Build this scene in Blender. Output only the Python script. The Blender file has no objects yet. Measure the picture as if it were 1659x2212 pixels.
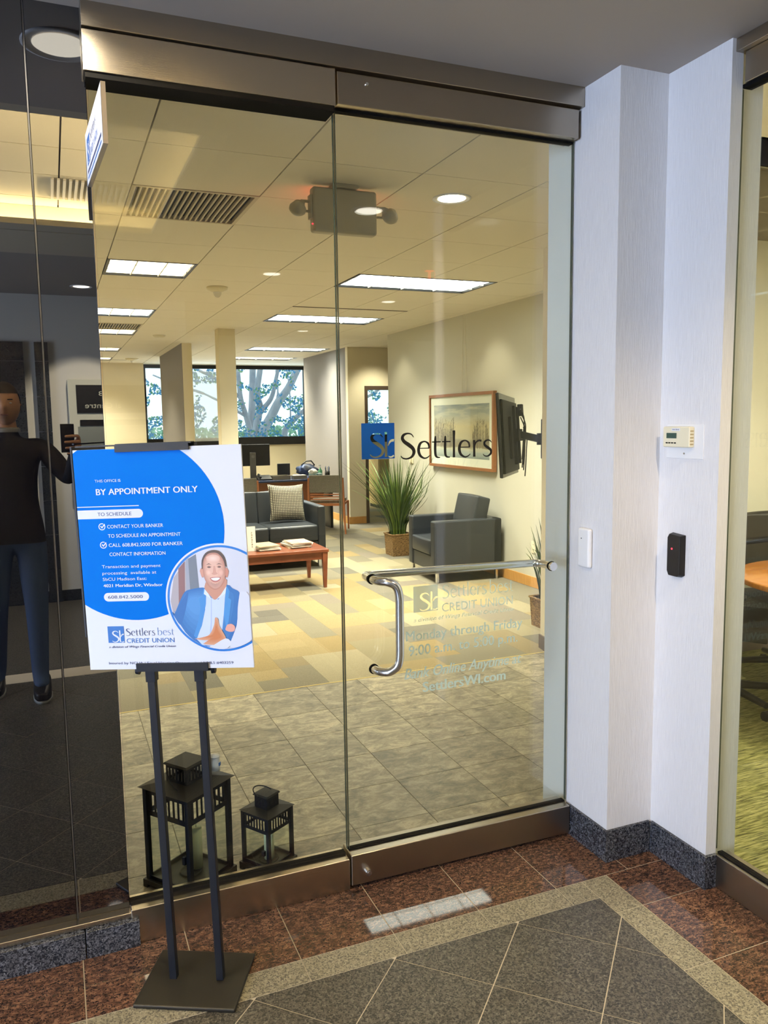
import bpy, bmesh, math, random
from mathutils import Vector, Matrix, noise
random.seed(7)
S = bpy.context.scene
COL = S.collection

# ------------------------------------------------------------------ camera
FPX = 1727.955
CAM = Vector((-0.868, -2.482, 1.599))
YAW, PITCH, ROLL = -0.3903, -0.1141, -0.0139
def cam_axes(yaw, pitch, roll):
    cy, sy, cp, sp, cr, sr = math.cos(yaw), math.sin(yaw), math.cos(pitch), math.sin(pitch), math.cos(roll), math.sin(roll)
    f = Vector((-sy*cp, cy*cp, sp)); r = Vector((cy, sy, 0)); u = r.cross(f)
    return cr*r + sr*u, -sr*r + cr*u, f
_r, _u, _f = cam_axes(YAW, PITCH, ROLL)
cd = bpy.data.cameras.new('camera'); cam = bpy.data.objects.new('camera', cd); COL.objects.link(cam)
cd.sensor_fit = 'HORIZONTAL'; cd.sensor_width = 36; cd.lens = FPX/1659*36; cd.clip_start = .05; cd.clip_end = 200
M = Matrix((( _r.x, _u.x, -_f.x, CAM.x), (_r.y, _u.y, -_f.y, CAM.y), (_r.z, _u.z, -_f.z, CAM.z), (0, 0, 0, 1)))
cam.matrix_world = M
S.camera = cam

# ------------------------------------------------------------------ world, exposure, daylight
S.view_settings.view_transform = 'Standard'; S.view_settings.look = 'None'
S.view_settings.gamma = 1; S.view_settings.use_curve_mapping = False
S.view_settings.exposure = 0.24
W = bpy.data.worlds.new('sky'); S.world = W; W.use_nodes = True
bg = W.node_tree.nodes['Background']; bg.inputs[0].default_value = (.70, .86, 1, 1); bg.inputs[1].default_value = 1.9
S.cycles.max_bounces = 10; S.cycles.diffuse_bounces = 4; S.cycles.glossy_bounces = 5
S.cycles.transmission_bounces = 6; S.cycles.transparent_max_bounces = 24
S.cycles.sample_clamp_indirect = 4; S.cycles.caustics_reflective = False; S.cycles.caustics_refractive = False

def area(name, loc, to, sx, sy, power, color):
    l = bpy.data.lights.new(name, 'AREA'); l.shape = 'RECTANGLE'; l.size = sx; l.size_y = sy
    l.energy = power; l.color = color
    o = bpy.data.objects.new(name, l); COL.objects.link(o); o.location = loc
    d = Vector(to) - Vector(loc); o.rotation_euler = d.to_track_quat('-Z', 'Y').to_euler(); return o
def spot(name, loc, power, color, ang=100, rad=.06, blend=.7, to=None):
    l = bpy.data.lights.new(name, 'SPOT'); l.energy = power; l.color = color; l.spot_size = math.radians(ang)
    l.spot_blend = blend; l.shadow_soft_size = rad
    o = bpy.data.objects.new(name, l); COL.objects.link(o); o.location = loc
    if to:
        o.rotation_euler = (Vector(to)-Vector(loc)).to_track_quat('-Z', 'Y').to_euler()
    return o
WARM = (1, .89, .66)
DAYL = (.60, .72, 1)
area('corridor_daylight', (-4.7, -2.6, 1.45), (1, -.9, 1.0), 2.4, 2.0, 235, DAYL)   # the glazed end of the corridor
LAMPW = 41     # watts of a square office lamp, thrown downwards
LAMP = 5.5       # radiance of the office ceiling lamps

# ------------------------------------------------------------------ material helpers
def new_mat(name):
    m = bpy.data.materials.new(name); m.use_nodes = True
    return m, m.node_tree.nodes, m.node_tree.links, m.node_tree.nodes['Principled BSDF']
def PM(name, c, rough=.5, metal=0, spec=.5, ior=1.45, coat=0, bump=None, var=None, coord='Object', emit=None, sheen=0):
    """plain material; var=(colour2, scale, stretch) mixes a noise; bump=(scale, strength, stretch)"""
    m, N, L, b = new_mat(name)
    b.inputs['Base Color'].default_value = (*c, 1); b.inputs['Roughness'].default_value = rough
    b.inputs['Metallic'].default_value = metal; b.inputs['IOR'].default_value = ior
    b.inputs['Specular IOR Level'].default_value = spec; b.inputs['Coat Weight'].default_value = coat
    b.inputs['Coat Roughness'].default_value = .05; b.inputs['Sheen Weight'].default_value = sheen
    if emit: b.inputs['Emission Color'].default_value = (*emit[0], 1); b.inputs['Emission Strength'].default_value = emit[1]
    if var or bump:
        tc = N.new('ShaderNodeTexCoord')
    if var:
        mp = N.new('ShaderNodeMapping'); mp.inputs['Scale'].default_value = var[2] if len(var) > 2 else (1, 1, 1)
        L.new(tc.outputs[coord], mp.inputs[0])
        n = N.new('ShaderNodeTexNoise'); n.inputs['Scale'].default_value = var[1]; n.inputs['Detail'].default_value = 5
        L.new(mp.outputs[0], n.inputs[0])
        r = N.new('ShaderNodeValToRGB'); r.color_ramp.elements[0].position = .35; r.color_ramp.elements[1].position = .65
        r.color_ramp.elements[0].color = (*c, 1); r.color_ramp.elements[1].color = (*var[0], 1)
        L.new(n.outputs[0], r.inputs[0]); L.new(r.outputs[0], b.inputs['Base Color'])
    if bump:
        mp = N.new('ShaderNodeMapping'); mp.inputs['Scale'].default_value = bump[2] if len(bump) > 2 else (1, 1, 1)
        L.new(tc.outputs[coord], mp.inputs[0])
        n = N.new('ShaderNodeTexNoise'); n.inputs['Scale'].default_value = bump[0]; n.inputs['Detail'].default_value = 4
        L.new(mp.outputs[0], n.inputs[0])
        bp = N.new('ShaderNodeBump'); bp.inputs['Strength'].default_value = bump[1]; bp.inputs['Distance'].default_value = .004
        L.new(n.outputs[0], bp.inputs['Height']); L.new(bp.outputs[0], b.inputs['Normal'])
    return m
def ramp_mat(name, stops, scale, rough, detail=8, rnd=.25, spec=.5, stretch=(1, 1, 1), rot=0, bump=0, nrough=.65, coat=0, second=None, warp=0, sprd=0):
    """stone: noise through a colour ramp, each piece shifted by its own random number"""
    m, N, L, b = new_mat(name)
    tc = N.new('ShaderNodeTexCoord'); oi = N.new('ShaderNodeObjectInfo')
    mp = N.new('ShaderNodeMapping'); mp.inputs['Scale'].default_value = stretch; mp.inputs['Rotation'].default_value = (0, 0, rot)
    L.new(tc.outputs['Object'], mp.inputs[0])
    n = N.new('ShaderNodeTexNoise'); n.noise_dimensions = '4D'; n.inputs['Scale'].default_value = scale
    n.inputs['Detail'].default_value = detail; n.inputs['Roughness'].default_value = nrough; n.inputs['Distortion'].default_value = warp
    w = N.new('ShaderNodeMath'); w.operation = 'MULTIPLY'; w.inputs[1].default_value = 40
    L.new(oi.outputs['Random'], w.inputs[0]); L.new(w.outputs[0], n.inputs['W']); L.new(mp.outputs[0], n.inputs['Vector'])
    r = N.new('ShaderNodeValToRGB'); cr = r.color_ramp
    while len(cr.elements) < len(stops): cr.elements.new(.5)
    for e, (p, c) in zip(cr.elements, stops): e.position = p; e.color = (*c, 1)
    L.new(n.outputs[0], r.inputs[0])
    out = r.outputs[0]
    if second:   # (scale, colour, threshold) : speckles
        v = N.new('ShaderNodeTexVoronoi'); v.inputs['Scale'].default_value = second[0]
        L.new(tc.outputs['Object'], v.inputs['Vector'])
        sep = N.new('ShaderNodeSeparateColor'); L.new(v.outputs['Color'], sep.inputs[0])
        g = N.new('ShaderNodeMath'); g.operation = 'GREATER_THAN'; g.inputs[1].default_value = second[2]
        L.new(sep.outputs[0], g.inputs[0])
        mx = N.new('ShaderNodeMix'); mx.data_type = 'RGBA'; L.new(g.outputs[0], mx.inputs[0])
        L.new(out, mx.inputs[6]); mx.inputs[7].default_value = (*second[1], 1); out = mx.outputs[2]
    hs = N.new('ShaderNodeHueSaturation'); mr = N.new('ShaderNodeMapRange')
    mr.inputs[3].default_value = 1-rnd; mr.inputs[4].default_value = 1+rnd
    L.new(oi.outputs['Random'], mr.inputs[0]); L.new(mr.outputs[0], hs.inputs['Value']); L.new(out, hs.inputs['Color'])
    L.new(hs.outputs[0], b.inputs['Base Color'])
    b.inputs['Roughness'].default_value = rough; b.inputs['Specular IOR Level'].default_value = spec; b.inputs['Coat Weight'].default_value = coat
    b.inputs['Coat Roughness'].default_value = .02
    if bump:
        bp = N.new('ShaderNodeBump'); bp.inputs['Strength'].default_value = bump; bp.inputs['Distance'].default_value = .003
        L.new(n.outputs[0], bp.inputs['Height']); L.new(bp.outputs[0], b.inputs['Normal'])
    return m
def glass_mat(name, tint=(.96, .985, .97), ior=1.5, rough=0.0, gain=1.0):
    m, N, L, b = new_mat(name); N.remove(b)
    o = N['Material Output']; t = N.new('ShaderNodeBsdfTransparent'); t.inputs[0].default_value = (*tint, 1)
    g = N.new('ShaderNodeBsdfGlossy'); g.inputs['Roughness'].default_value = rough; g.inputs[0].default_value = (gain, gain, gain, 1)
    fr = N.new('ShaderNodeFresnel'); ge = N.new('ShaderNodeNewGeometry'); mr = N.new('ShaderNodeMapRange')
    mr.inputs[3].default_value = ior; mr.inputs[4].default_value = 1/ior      # thin sheet: same reflectance from both sides
    L.new(ge.outputs['Backfacing'], mr.inputs[0]); L.new(mr.outputs[0], fr.inputs[0])
    mx = N.new('ShaderNodeMixShader'); L.new(fr.outputs[0], mx.inputs[0]); L.new(t.outputs[0], mx.inputs[1]); L.new(g.outputs[0], mx.inputs[2])
    L.new(mx.outputs[0], o.inputs[0]); return m
def film_mat(name, c, alpha):
    m, N, L, b = new_mat(name)
    b.inputs['Base Color'].default_value = (*c, 1); b.inputs['Roughness'].default_value = .6; b.inputs['Alpha'].default_value = alpha
    return m

# stone and floor
m_brown = ramp_mat('brown granite polished', [(.34, (.012, .009, .008)), (.44, (.055, .030, .022)), (.52, (.125, .062, .040)), (.60, (.27, .145, .085)), (.70, (.12, .075, .058))], 48, .035, rnd=.14, spec=.45, second=(300, (.018, .013, .012), .84), warp=.5, nrough=.75, stretch=(1, 2.1, 1), rot=.5)
m_beige = ramp_mat('beige granite honed', [(.38, (.12, .105, .070)), (.5, (.26, .23, .155)), (.62, (.40, .36, .25))], 120, .42, rnd=.06, spec=.35, second=(260, (.11, .095, .07), .78), nrough=.8)
m_grey = ramp_mat('grey granite honed', [(.40, (.020, .019, .017)), (.5, (.075, .068, .055)), (.60, (.17, .155, .125)), (.66, (.26, .24, .20))], 105, .34, rnd=.07, spec=.4, second=(230, (.020, .019, .018), .72), nrough=.85)
m_base = ramp_mat('daylight tinted granite base', [(.40, (.012, .014, .018)), (.5, (.055, .06, .075)), (.62, (.20, .21, .24))], 130, .2, rnd=.08, spec=.4, second=(260, (.012, .014, .02), .68), nrough=.85)  # blue of the daylight mixed into the grey stone colours
m_grout = PM('grout', (.55, .48, .36), .8)
m_slate = ramp_mat('slate look tile', [(.32, (.10, .09, .07)), (.44, (.20, .18, .13)), (.52, (.30, .265, .185)), (.60, (.46, .40, .28)), (.68, (.28, .255, .195))], 9, .36, rnd=.20, spec=.45, stretch=(1, 1.9, 1), rot=.35, bump=.3, warp=.8, nrough=.8)
m_slategrout = PM('slate grout', (.13, .11, .08), .8)
m_tbase = PM('dark tile base', (.13, .10, .085), .35)
m_wood = PM('honey wood base', (.50, .24, .055), .35, var=((.62, .33, .09), 6, (2, 30, 2)))
# walls
m_wallL = PM('linen wallcovering', (.78, .77, .77), .75, bump=(60, .35, (8, 8, .35)), var=((.70, .69, .69), 55, (9, 9, .25)))
m_wallT = m_wallL
m_cream = PM('cream wall paint', (.76, .69, .52), .7)
m_olive = PM('pale stone wall paint', (.54, .53, .44), .7)
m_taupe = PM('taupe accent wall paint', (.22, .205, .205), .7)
m_white = PM('white painted trim', (.84, .86, .84), .5)
m_soffit = PM('grey soffit paint', (.40, .36, .32), .75)
m_soffbeige = PM('beige soffit paint', (.62, .56, .42), .75)
m_acou = PM('acoustic tile', (.88, .83, .70), .85, bump=(240, .25), var=((.85, .80, .67), 180))
m_coffer = PM('cream coffer tile', (.78, .70, .50), .85, bump=(240, .25))
m_gap = PM('ceiling grid shadow gap', (.12, .10, .07), .8)
m_gridbar = PM('ceiling grid bar', (.62, .56, .42), .6)
m_corwall = PM('corridor wall paint', (.70, .68, .62), .7)
m_dgran = ramp_mat('dark granite column tile', [(.4, (.01, .012, .015)), (.6, (.04, .045, .05))], 120, .25, rnd=.15)
# metals, glass, plastics
def brushed(name, c, rough, sc=(1, 60, 60)):
    m = PM(name, c, rough, metal=1, bump=(14, .10, sc)); return m
m_steel = brushed('brushed stainless', (.62, .54, .42), .26, (1, 1, 60))
m_steelD = brushed('dark brushed stainless', (.42, .37, .30), .28, (1, 1, 60))
m_chrome = PM('polished steel', (.80, .80, .80), .18, metal=1)
m_black = PM('black powder coat', (.004, .006, .012), .45, spec=.28)
m_satin = PM('charcoal satin metal', (.013, .012, .010), .45, spec=.35)
m_blackpanel = PM('black glass cladding', (.003, .003, .004), .0, ior=2.5, spec=.5)
m_glass = glass_mat('clear tempered glass')
m_pglass = glass_mat('thin clear glass', (.97, .99, .96), 1.45)
m_gedge = PM('glass edge', (.05, .07, .05), .15, spec=.6)
m_gasket = PM('black gasket', (.006, .006, .006), .7, spec=.05)
m_bronze = PM('dark bronze frame', (.10, .07, .05), .4, metal=.3)
m_plasW = PM('white plastic', (.80, .80, .80), .35)
m_plasI = PM('ivory plastic', (.78, .72, .52), .4)
m_plasG = PM('beige grey plastic', (.52, .48, .36), .45)
m_plasB = PM('black plastic', (.009, .009, .010), .4, spec=.3)
m_lcd = PM('lcd display', (.02, .06, .05), .2)
m_red = PM('red indicator', (.6, .02, .03), .4, emit=((1, .03, .05), 3))
m_redsign = PM('red exit lettering', (.7, .05, .03), .4, emit=((1, .10, .05), 5))
m_lamp = PM('lamp diffuser', (1, .97, .9), .4, emit=((1, .86, .60), LAMP))
m_lampc = PM('lamp diffuser cool', (.95, 1, 1), .4, emit=((.92, .95, .86), LAMP))
m_dl = PM('downlight lens', (1, 1, .97), .4, emit=((1, .93, .80), 9))
m_cove = PM('cove lamp', (1, .95, .8), .4, emit=((1, .84, .50), 420))
# prints
m_pwhite = PM('poster white', (.78, .78, .82), .6, spec=.1)
m_pblue = PM('poster blue', (.0, .130, .60), .6, spec=.08)
m_pring = PM('poster ring blue', (.012, .16, .56), .45)
m_pink = PM('poster ink', (.03, .05, .16), .45)
m_plogo = PM('logo blue', (.02, .13, .45), .45)
m_vinyl = PM('blue vinyl', (.003, .075, .36), .35)
m_vblack = PM('black vinyl', (.006, .005, .006), .4)
m_etch = film_mat('frosted vinyl', (.60, .76, .66), .85)
# furniture
m_leather = PM('charcoal leather', (.028, .033, .040), .36, spec=.5, bump=(260, .12))
m_cherry = PM('cherry wood', (.17, .045, .020), .28, var=((.25, .075, .035), 5, (2, 22, 2)))
m_cherryL = PM('light cherry frame', (.33, .12, .045), .35)
m_door = PM('maple door', (.72, .50, .22), .45, var=((.80, .60, .30), 4, (18, 2, 1)))
m_desk = PM('dark blue desk top', (.03, .05, .14), .25, spec=.6)
m_paper = PM('white paper', (.82, .80, .74), .6)
m_blade = PM('grass blade', (.045, .10, .015), .5, var=((.14, .21, .03), 7))
m_bladeD = PM('dark grass blade', (.035, .075, .02), .5)
m_wax = PM('cream wax', (.66, .70, .50), .5)
m_jean = PM('dark denim', (.03, .06, .14), .8)
m_sweat = PM('black sweater', (.006, .006, .009), .85)
m_skin = PM('skin', (.62, .33, .19), .5)
m_hair = PM('dark brown hair', (.02, .012, .008), .6)
def weave_mat(name, a, b_, scale, bump=.5):
    m, N, L, b = new_mat(name)
    tc = N.new('ShaderNodeTexCoord'); ck = N.new('ShaderNodeTexBrick')
    ck.inputs['Scale'].default_value = scale; ck.inputs['Color1'].default_value = (*a, 1); ck.inputs['Color2'].default_value = (*[x*.75 for x in a], 1)
    ck.inputs['Mortar'].default_value = (*b_, 1); ck.inputs['Mortar Size'].default_value = .12
    ck.inputs['Brick Width'].default_value = .5; ck.inputs['Row Height'].default_value = .5; ck.offset = .0
    L.new(tc.outputs['UV'], ck.inputs[0]); L.new(ck.outputs[0], b.inputs['Base Color']); b.inputs['Roughness'].default_value = .8
    bp = N.new('ShaderNodeBump'); bp.inputs['Strength'].default_value = bump; bp.inputs['Distance'].default_value = .003; bp.invert = True
    L.new(ck.outputs[1], bp.inputs['Height']); L.new(bp.outputs[0], b.inputs['Normal']); return m
m_check = weave_mat('checked cushion fabric', (.66, .62, .46), (.05, .042, .03), 11, .2)
m_wicker = PM('seagrass wicker', (.10, .055, .022), .8, bump=(38, 1.0, (1, 1, 3.2)), var=((.38, .24, .10), 42, (1, 1, 3)))
m_tweed = weave_mat('woven chair fabric', (.36, .33, .25), (.07, .06, .045), 26, .3)

# ------------------------------------------------------------------ mesh helpers
class MB:
    def __init__(s): s.v = []; s.f = []; s.m = []; s.uv = None; s.sm = []
    def add(s, vs, fs, mi=0, smooth=False):
        k = len(s.v); s.v += [tuple(v) for v in vs]
        for f in fs: s.f.append([i+k for i in f]); s.m.append(mi); s.sm.append(smooth)
        return s
    def box(s, x0, x1, y0, y1, z0, z1, mi=0):
        return s.add([(x0, y0, z0), (x1, y0, z0), (x1, y1, z0), (x0, y1, z0), (x0, y0, z1), (x1, y0, z1), (x1, y1, z1), (x0, y1, z1)],
                     [(0, 3, 2, 1), (4, 5, 6, 7), (0, 1, 5, 4), (1, 2, 6, 5), (2, 3, 7, 6), (3, 0, 4, 7)], mi)
    def obox(s, c, U, V, Wn, a, b, d, mi=0):
        """box centred at c with half sizes a,b,d along unit vectors U,V,Wn"""
        c, U, V, Wn = map(Vector, (c, U, V, Wn)); P = []
        for k in (-1, 1):
            for (i, j) in ((-1, -1), (1, -1), (1, 1), (-1, 1)): P.append(c+U*a*i+V*b*j+Wn*d*k)
        return s.add(P, [(0, 3, 2, 1), (4, 5, 6, 7), (0, 1, 5, 4), (1, 2, 6, 5), (2, 3, 7, 6), (3, 0, 4, 7)], mi)
    def prism(s, poly, z0, z1, mi=0):
        n = len(poly); P = [(x, y, z0) for x, y in poly]+[(x, y, z1) for x, y in poly]
        F = [tuple(range(n-1, -1, -1)), tuple(range(n, 2*n))]+[(i, (i+1) % n, n+(i+1) % n, n+i) for i in range(n)]
        return s.add(P, F, mi)
    def cyl(s, p0, p1, r0, r1=None, n=20, mi=0, caps=True, smooth=True):
        r1 = r0 if r1 is None else r1; p0, p1 = Vector(p0), Vector(p1); d = (p1-p0).normalized()
        a = d.orthogonal().normalized(); b = d.cross(a); P = []
        for p, r in ((p0, r0), (p1, r1)):
            for i in range(n):
                t = 2*math.pi*i/n; P.append(p+(a*math.cos(t)+b*math.sin(t))*r)
        s.add(P, [(i, (i+1) % n, n+(i+1) % n, n+i) for i in range(n)], mi, smooth)
        if caps:
            s.add(P[:n], [tuple(range(n-1, -1, -1))], mi); s.add(P[n:], [tuple(range(n))], mi)
        return s
    def tube(s, pts, r, n=12, mi=0, rad=None):
        pts = [Vector(p) for p in pts]; P = []; prev = None
        for i, p in enumerate(pts):
            d = (pts[min(i+1, len(pts)-1)]-pts[max(i-1, 0)]).normalized()
            if prev is None: a = d.orthogonal().normalized()
            else: a = (prev-d*prev.dot(d)).normalized()
            prev = a; b = d.cross(a); rr = rad[i] if rad else r
            for k in range(n):
                t = 2*math.pi*k/n; P.append(p+(a*math.cos(t)+b*math.sin(t))*rr)
        F = []
        for i in range(len(pts)-1):
            for k in range(n): F.append((i*n+k, i*n+(k+1) % n, (i+1)*n+(k+1) % n, (i+1)*n+k))
        s.add(P, F, mi, True); s.add(P[:n], [tuple(range(n-1, -1, -1))], mi); s.add(P[-n:], [tuple(range(n))], mi); return s
    def lathe(s, prof, c=(0, 0, 0), n=28, mi=0, sx=1, sy=1):
        P = []; m = len(prof)
        for i in range(n):
            t = 2*math.pi*i/n
            for r, z in prof: P.append((c[0]+r*sx*math.cos(t), c[1]+r*sy*math.sin(t), c[2]+z))
        F = []
        for i in range(n):
            for j in range(m-1): F.append((i*m+j, ((i+1) % n)*m+j, ((i+1) % n)*m+j+1, i*m+j+1))
        return s.add(P, F, mi, True)
    def quad(s, a, b, c, d, mi=0): return s.add([a, b, c, d], [(0, 1, 2, 3)], mi)
    def rot(s, ang, c=(0, 0), k0=0):
        ca, sa = math.cos(ang), math.sin(ang)
        s.v[k0:] = [(c[0]+(x-c[0])*ca-(y-c[1])*sa, c[1]+(x-c[0])*sa+(y-c[1])*ca, z) for x, y, z in s.v[k0:]]; return s
    def mesh(s, name, mats):
        me = bpy.data.meshes.new(name); me.from_pydata(s.v, [], s.f)
        for m in (mats if isinstance(mats, (list, tuple)) else [mats]): me.materials.append(m)
        for p, mi, sm in zip(me.polygons, s.m, s.sm): p.material_index = mi; p.use_smooth = sm
        me.update(); return me

def props(o, label=None, cat=None, group=None, kind=None):
    if label: o['label'] = label
    if cat: o['category'] = cat
    if group: o['group'] = group
    if kind: o['kind'] = kind
    return o
def ob(name, mb, mats, parent=None, bevel=0, seg=2, **k):
    me = mb.mesh(name, mats) if isinstance(mb, MB) else mb
    o = bpy.data.objects.new(name, me); COL.objects.link(o)
    if parent: o.parent = parent
    if bevel:
        md = o.modifiers.new('bevel', 'BEVEL'); md.width = bevel; md.segments = seg; md.limit_method = 'ANGLE'; md.angle_limit = math.radians(35)
        md.harden_normals = False
        if seg > 1:
            for p in o.data.polygons: p.use_smooth = True
            try: o.modifiers.new('wn', 'WEIGHTED_NORMAL')
            except Exception: pass
    return props(o, **k)
def empty(name, loc, label, cat, group=None, kind=None, rz=0):
    o = bpy.data.objects.new(name, None); COL.objects.link(o); o.location = loc; o.rotation_euler = (0, 0, rz); o.empty_display_size = .1
    return props(o, label, cat, group, kind)
def B(*a): return MB().box(*a)
def clip(poly, a, b, c):
    """keep the side a*x+b*y+c >= 0"""
    out = []
    for i in range(len(poly)):
        p, q = poly[i], poly[(i+1) % len(poly)]
        dp, dq = a*p[0]+b*p[1]+c, a*q[0]+b*q[1]+c
        if dp >= 0: out.append(p)
        if dp*dq < 0:
            t = dp/(dp-dq); out.append((p[0]+(q[0]-p[0])*t, p[1]+(q[1]-p[1])*t))
    return out
def poly_area(p): return abs(sum(p[i][0]*p[(i+1) % len(p)][1]-p[(i+1) % len(p)][0]*p[i][1] for i in range(len(p))))/2
def shrink(poly, d):
    """inset a convex polygon (counter-clockwise) by d"""
    n = len(poly)
    A = sum(poly[i][0]*poly[(i+1) % n][1]-poly[(i+1) % n][0]*poly[i][1] for i in range(n))
    if A < 0: poly = poly[::-1]
    out = poly
    for i in range(n):
        p, q = poly[i], poly[(i+1) % n]; L = math.hypot(q[0]-p[0], q[1]-p[1])
        if L < 1e-6: continue
        nx, ny = -(q[1]-p[1])/L, (q[0]-p[0])/L
        out = clip(out, nx, ny, -(nx*p[0]+ny*p[1])-d)
        if len(out) < 3: return []
    return out
# text and flat print --------------------------------------------------
_tc = bpy.data.curves.new('t', 'FONT')
def text_mesh(s, bold=0, shear=0, space=1, ext=0):
    _tc.body = s; _tc.offset = bold; _tc.shear = shear; _tc.size = 1; _tc.space_character = space; _tc.resolution_u = 3; _tc.extrude = ext
    o = bpy.data.objects.new('t', _tc); COL.objects.link(o)
    dg = bpy.context.evaluated_depsgraph_get(); me = bpy.data.meshes.new_from_object(o.evaluated_get(dg)); 
    bpy.data.objects.remove(o); return me
class Plane3:
    """a flat surface: origin, unit right, unit up; out = towards the viewer"""
    def __init__(s, O, U, V): s.O, s.U, s.V = Vector(O), Vector(U).normalized(), Vector(V).normalized(); s.n = s.U.cross(s.V)
    def __call__(s, u, v, d=0): return s.O+s.U*u+s.V*v+s.n*d
def text(name, P, s, u0, v0, width, cap, mat, parent, d=.0006, bold=0, shear=0, space=1, label=None, slope=0):
    me = text_mesh(s, 0, shear, space)
    if bold:     # heavier weight: the same outlines a hair's breadth apart
        bm = bmesh.new()
        for q in range(3):
            tmp = me.copy()
            for v in tmp.vertices: v.co.x += (q-1)*bold; v.co.z = q*1e-5
            bm.from_mesh(tmp); bpy.data.meshes.remove(tmp)
        bm.to_mesh(me); bm.free()
    xs = [v.co.x for v in me.vertices]; x0, x1 = min(xs), max(xs)
    kx = width/(x1-x0); ky = cap/.729
    for v in me.vertices:
        x, y, z_ = (v.co.x-x0)*kx, v.co.y*ky, v.co.z; v.co = P(u0+x, v0+y+slope*x, d+z_)
    me.materials.clear(); me.materials.append(mat); me.name = name
    return ob(name, me, None, parent, label=label)
def shape(name, P, pts, mat, parent, d=.0004, label=None, th=0):
    mb = MB().add([P(u, v, d) for u, v in pts], [tuple(range(len(pts)))])
    return ob(name, mb, mat, parent, label=label)
def arc(cx, cy, r, a0, a1, n=32): return [(cx+r*math.cos(math.radians(a0+(a1-a0)*i/n)), cy+r*math.sin(math.radians(a0+(a1-a0)*i/n))) for i in range(n+1)]
def curvefill(name, P, loops, mat, parent, d, label=None):
    c = bpy.data.curves.new('c', 'CURVE'); c.dimensions = '2D'; c.fill_mode = 'BOTH'
    for lp in loops:
        sp = c.splines.new('POLY'); sp.points.add(len(lp)-1); sp.use_cyclic_u = True
        for p, (u, v) in zip(sp.points, lp): p.co = (u, v, 0, 1)
    o = bpy.data.objects.new('c', c); COL.objects.link(o); dg = bpy.context.evaluated_depsgraph_get()
    me = bpy.data.meshes.new_from_object(o.evaluated_get(dg)); bpy.data.objects.remove(o)
    for v in me.vertices: v.co = P(v.co.x, v.co.y, d)
    me.materials.clear(); me.materials.append(mat); me.name = name
    return ob(name, me, None, parent, label=label)
def cr_path(pts, k=6):
    out = []; n = len(pts)
    for i in range(n-1):
        p0, p1, p2, p3 = pts[max(i-1, 0)], pts[i], pts[i+1], pts[min(i+2, n-1)]
        for j in range(k):
            t = j/k; out.append(tuple(.5*((2*b)+(-a+c)*t+(2*a-5*b+4*c-d_)*t*t+(-a+3*b-3*c+d_)*t**3) for a, b, c, d_ in zip(p0, p1, p2, p3)))
    out.append(tuple(pts[-1])); return out
def ribbon(pts, k=6):
    """closed outline around a path of (x, y, half width)"""
    q = cr_path(pts, k); Lf, Rt = [], []
    for i, (x, y, w) in enumerate(q):
        a, b = q[max(i-1, 0)], q[min(i+1, len(q)-1)]; dx, dy = b[0]-a[0], b[1]-a[1]; L = math.hypot(dx, dy) or 1
        Lf.append((x-dy/L*w, y+dx/L*w)); Rt.append((x+dy/L*w, y-dx/L*w))
    return Lf+Rt[::-1]
GL = {  # humanist letters as pen strokes; cap .72, x-height .48
 'S': (.50, [[(.43, .60, .010), (.36, .685, .018), (.24, .71, .024), (.125, .665, .038), (.09, .575, .046), (.15, .48, .050), (.28, .39, .056), (.40, .29, .052), (.435, .18, .048), (.37, .06, .034), (.23, .005, .022), (.10, .025, .020), (.035, .09, .012)]]),
 'e': (.47, [[(.09, .285, .014), (.25, .285, .014), (.415, .285, .016)], [(.405, .29, .028), (.375, .41, .030), (.26, .475, .020), (.13, .42, .036), (.075, .25, .044), (.12, .09, .038), (.24, .008, .024), (.34, .02, .018), (.43, .085, .010)]]),
 't': (.31, [[(.125, .62, .020), (.12, .48, .036), (.12, .14, .038), (.165, .03, .028), (.27, .012, .013)], [(.02, .455, .016), (.15, .455, .016), (.29, .455, .016)]]),
 'l': (.18, [[(.085, .77, .042), (.085, .5, .034), (.085, .2, .034), (.085, 0, .040)]]),
 'r': (.34, [[(.085, .48, .038), (.085, .25, .034), (.085, 0, .040)], [(.10, .30, .012), (.15, .42, .022), (.24, .465, .028), (.32, .455, .030)]]),
 's': (.37, [[(.31, .40, .010), (.26, .455, .017), (.17, .47, .022), (.085, .42, .032), (.09, .33, .036), (.19, .255, .040), (.285, .18, .038), (.285, .08, .034), (.19, .008, .022), (.09, .015, .018), (.03, .07, .010)]]),
 'b': (.52, [[(.085, .77, .042), (.085, .5, .034), (.085, .05, .034)], [(.09, .33, .016), (.16, .44, .022), (.27, .475, .028), (.40, .40, .042), (.445, .25, .046), (.40, .09, .040), (.26, .005, .022), (.13, .02, .018), (.085, .06, .020)]]),
}
def humanist(name, P, word, u0, v0, width, cap, mat, parent, d=.0006, light=1.0, label=None, slope=0):
    pen = 0; loops = []
    for ch in word:
        if ch == ' ': pen += .12; continue
        w, st = GL[ch]
        for s_ in st: loops.append(ribbon([(x+pen, y, h*light) for x, y, h in s_]))
        pen += w
    kx, ky = width/pen, cap/.72; mb = MB()
    for lp in loops:
        n = len(lp)//2; P3 = [P(u0+x*kx, v0+y*ky+slope*x*kx, d) for x, y in lp]
        mb.add(P3, [(i, 2*n-1-i, 2*n-2-i, i+1) for i in range(n-1)])
    return ob(name, mb, mat, parent, label=label)
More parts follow.
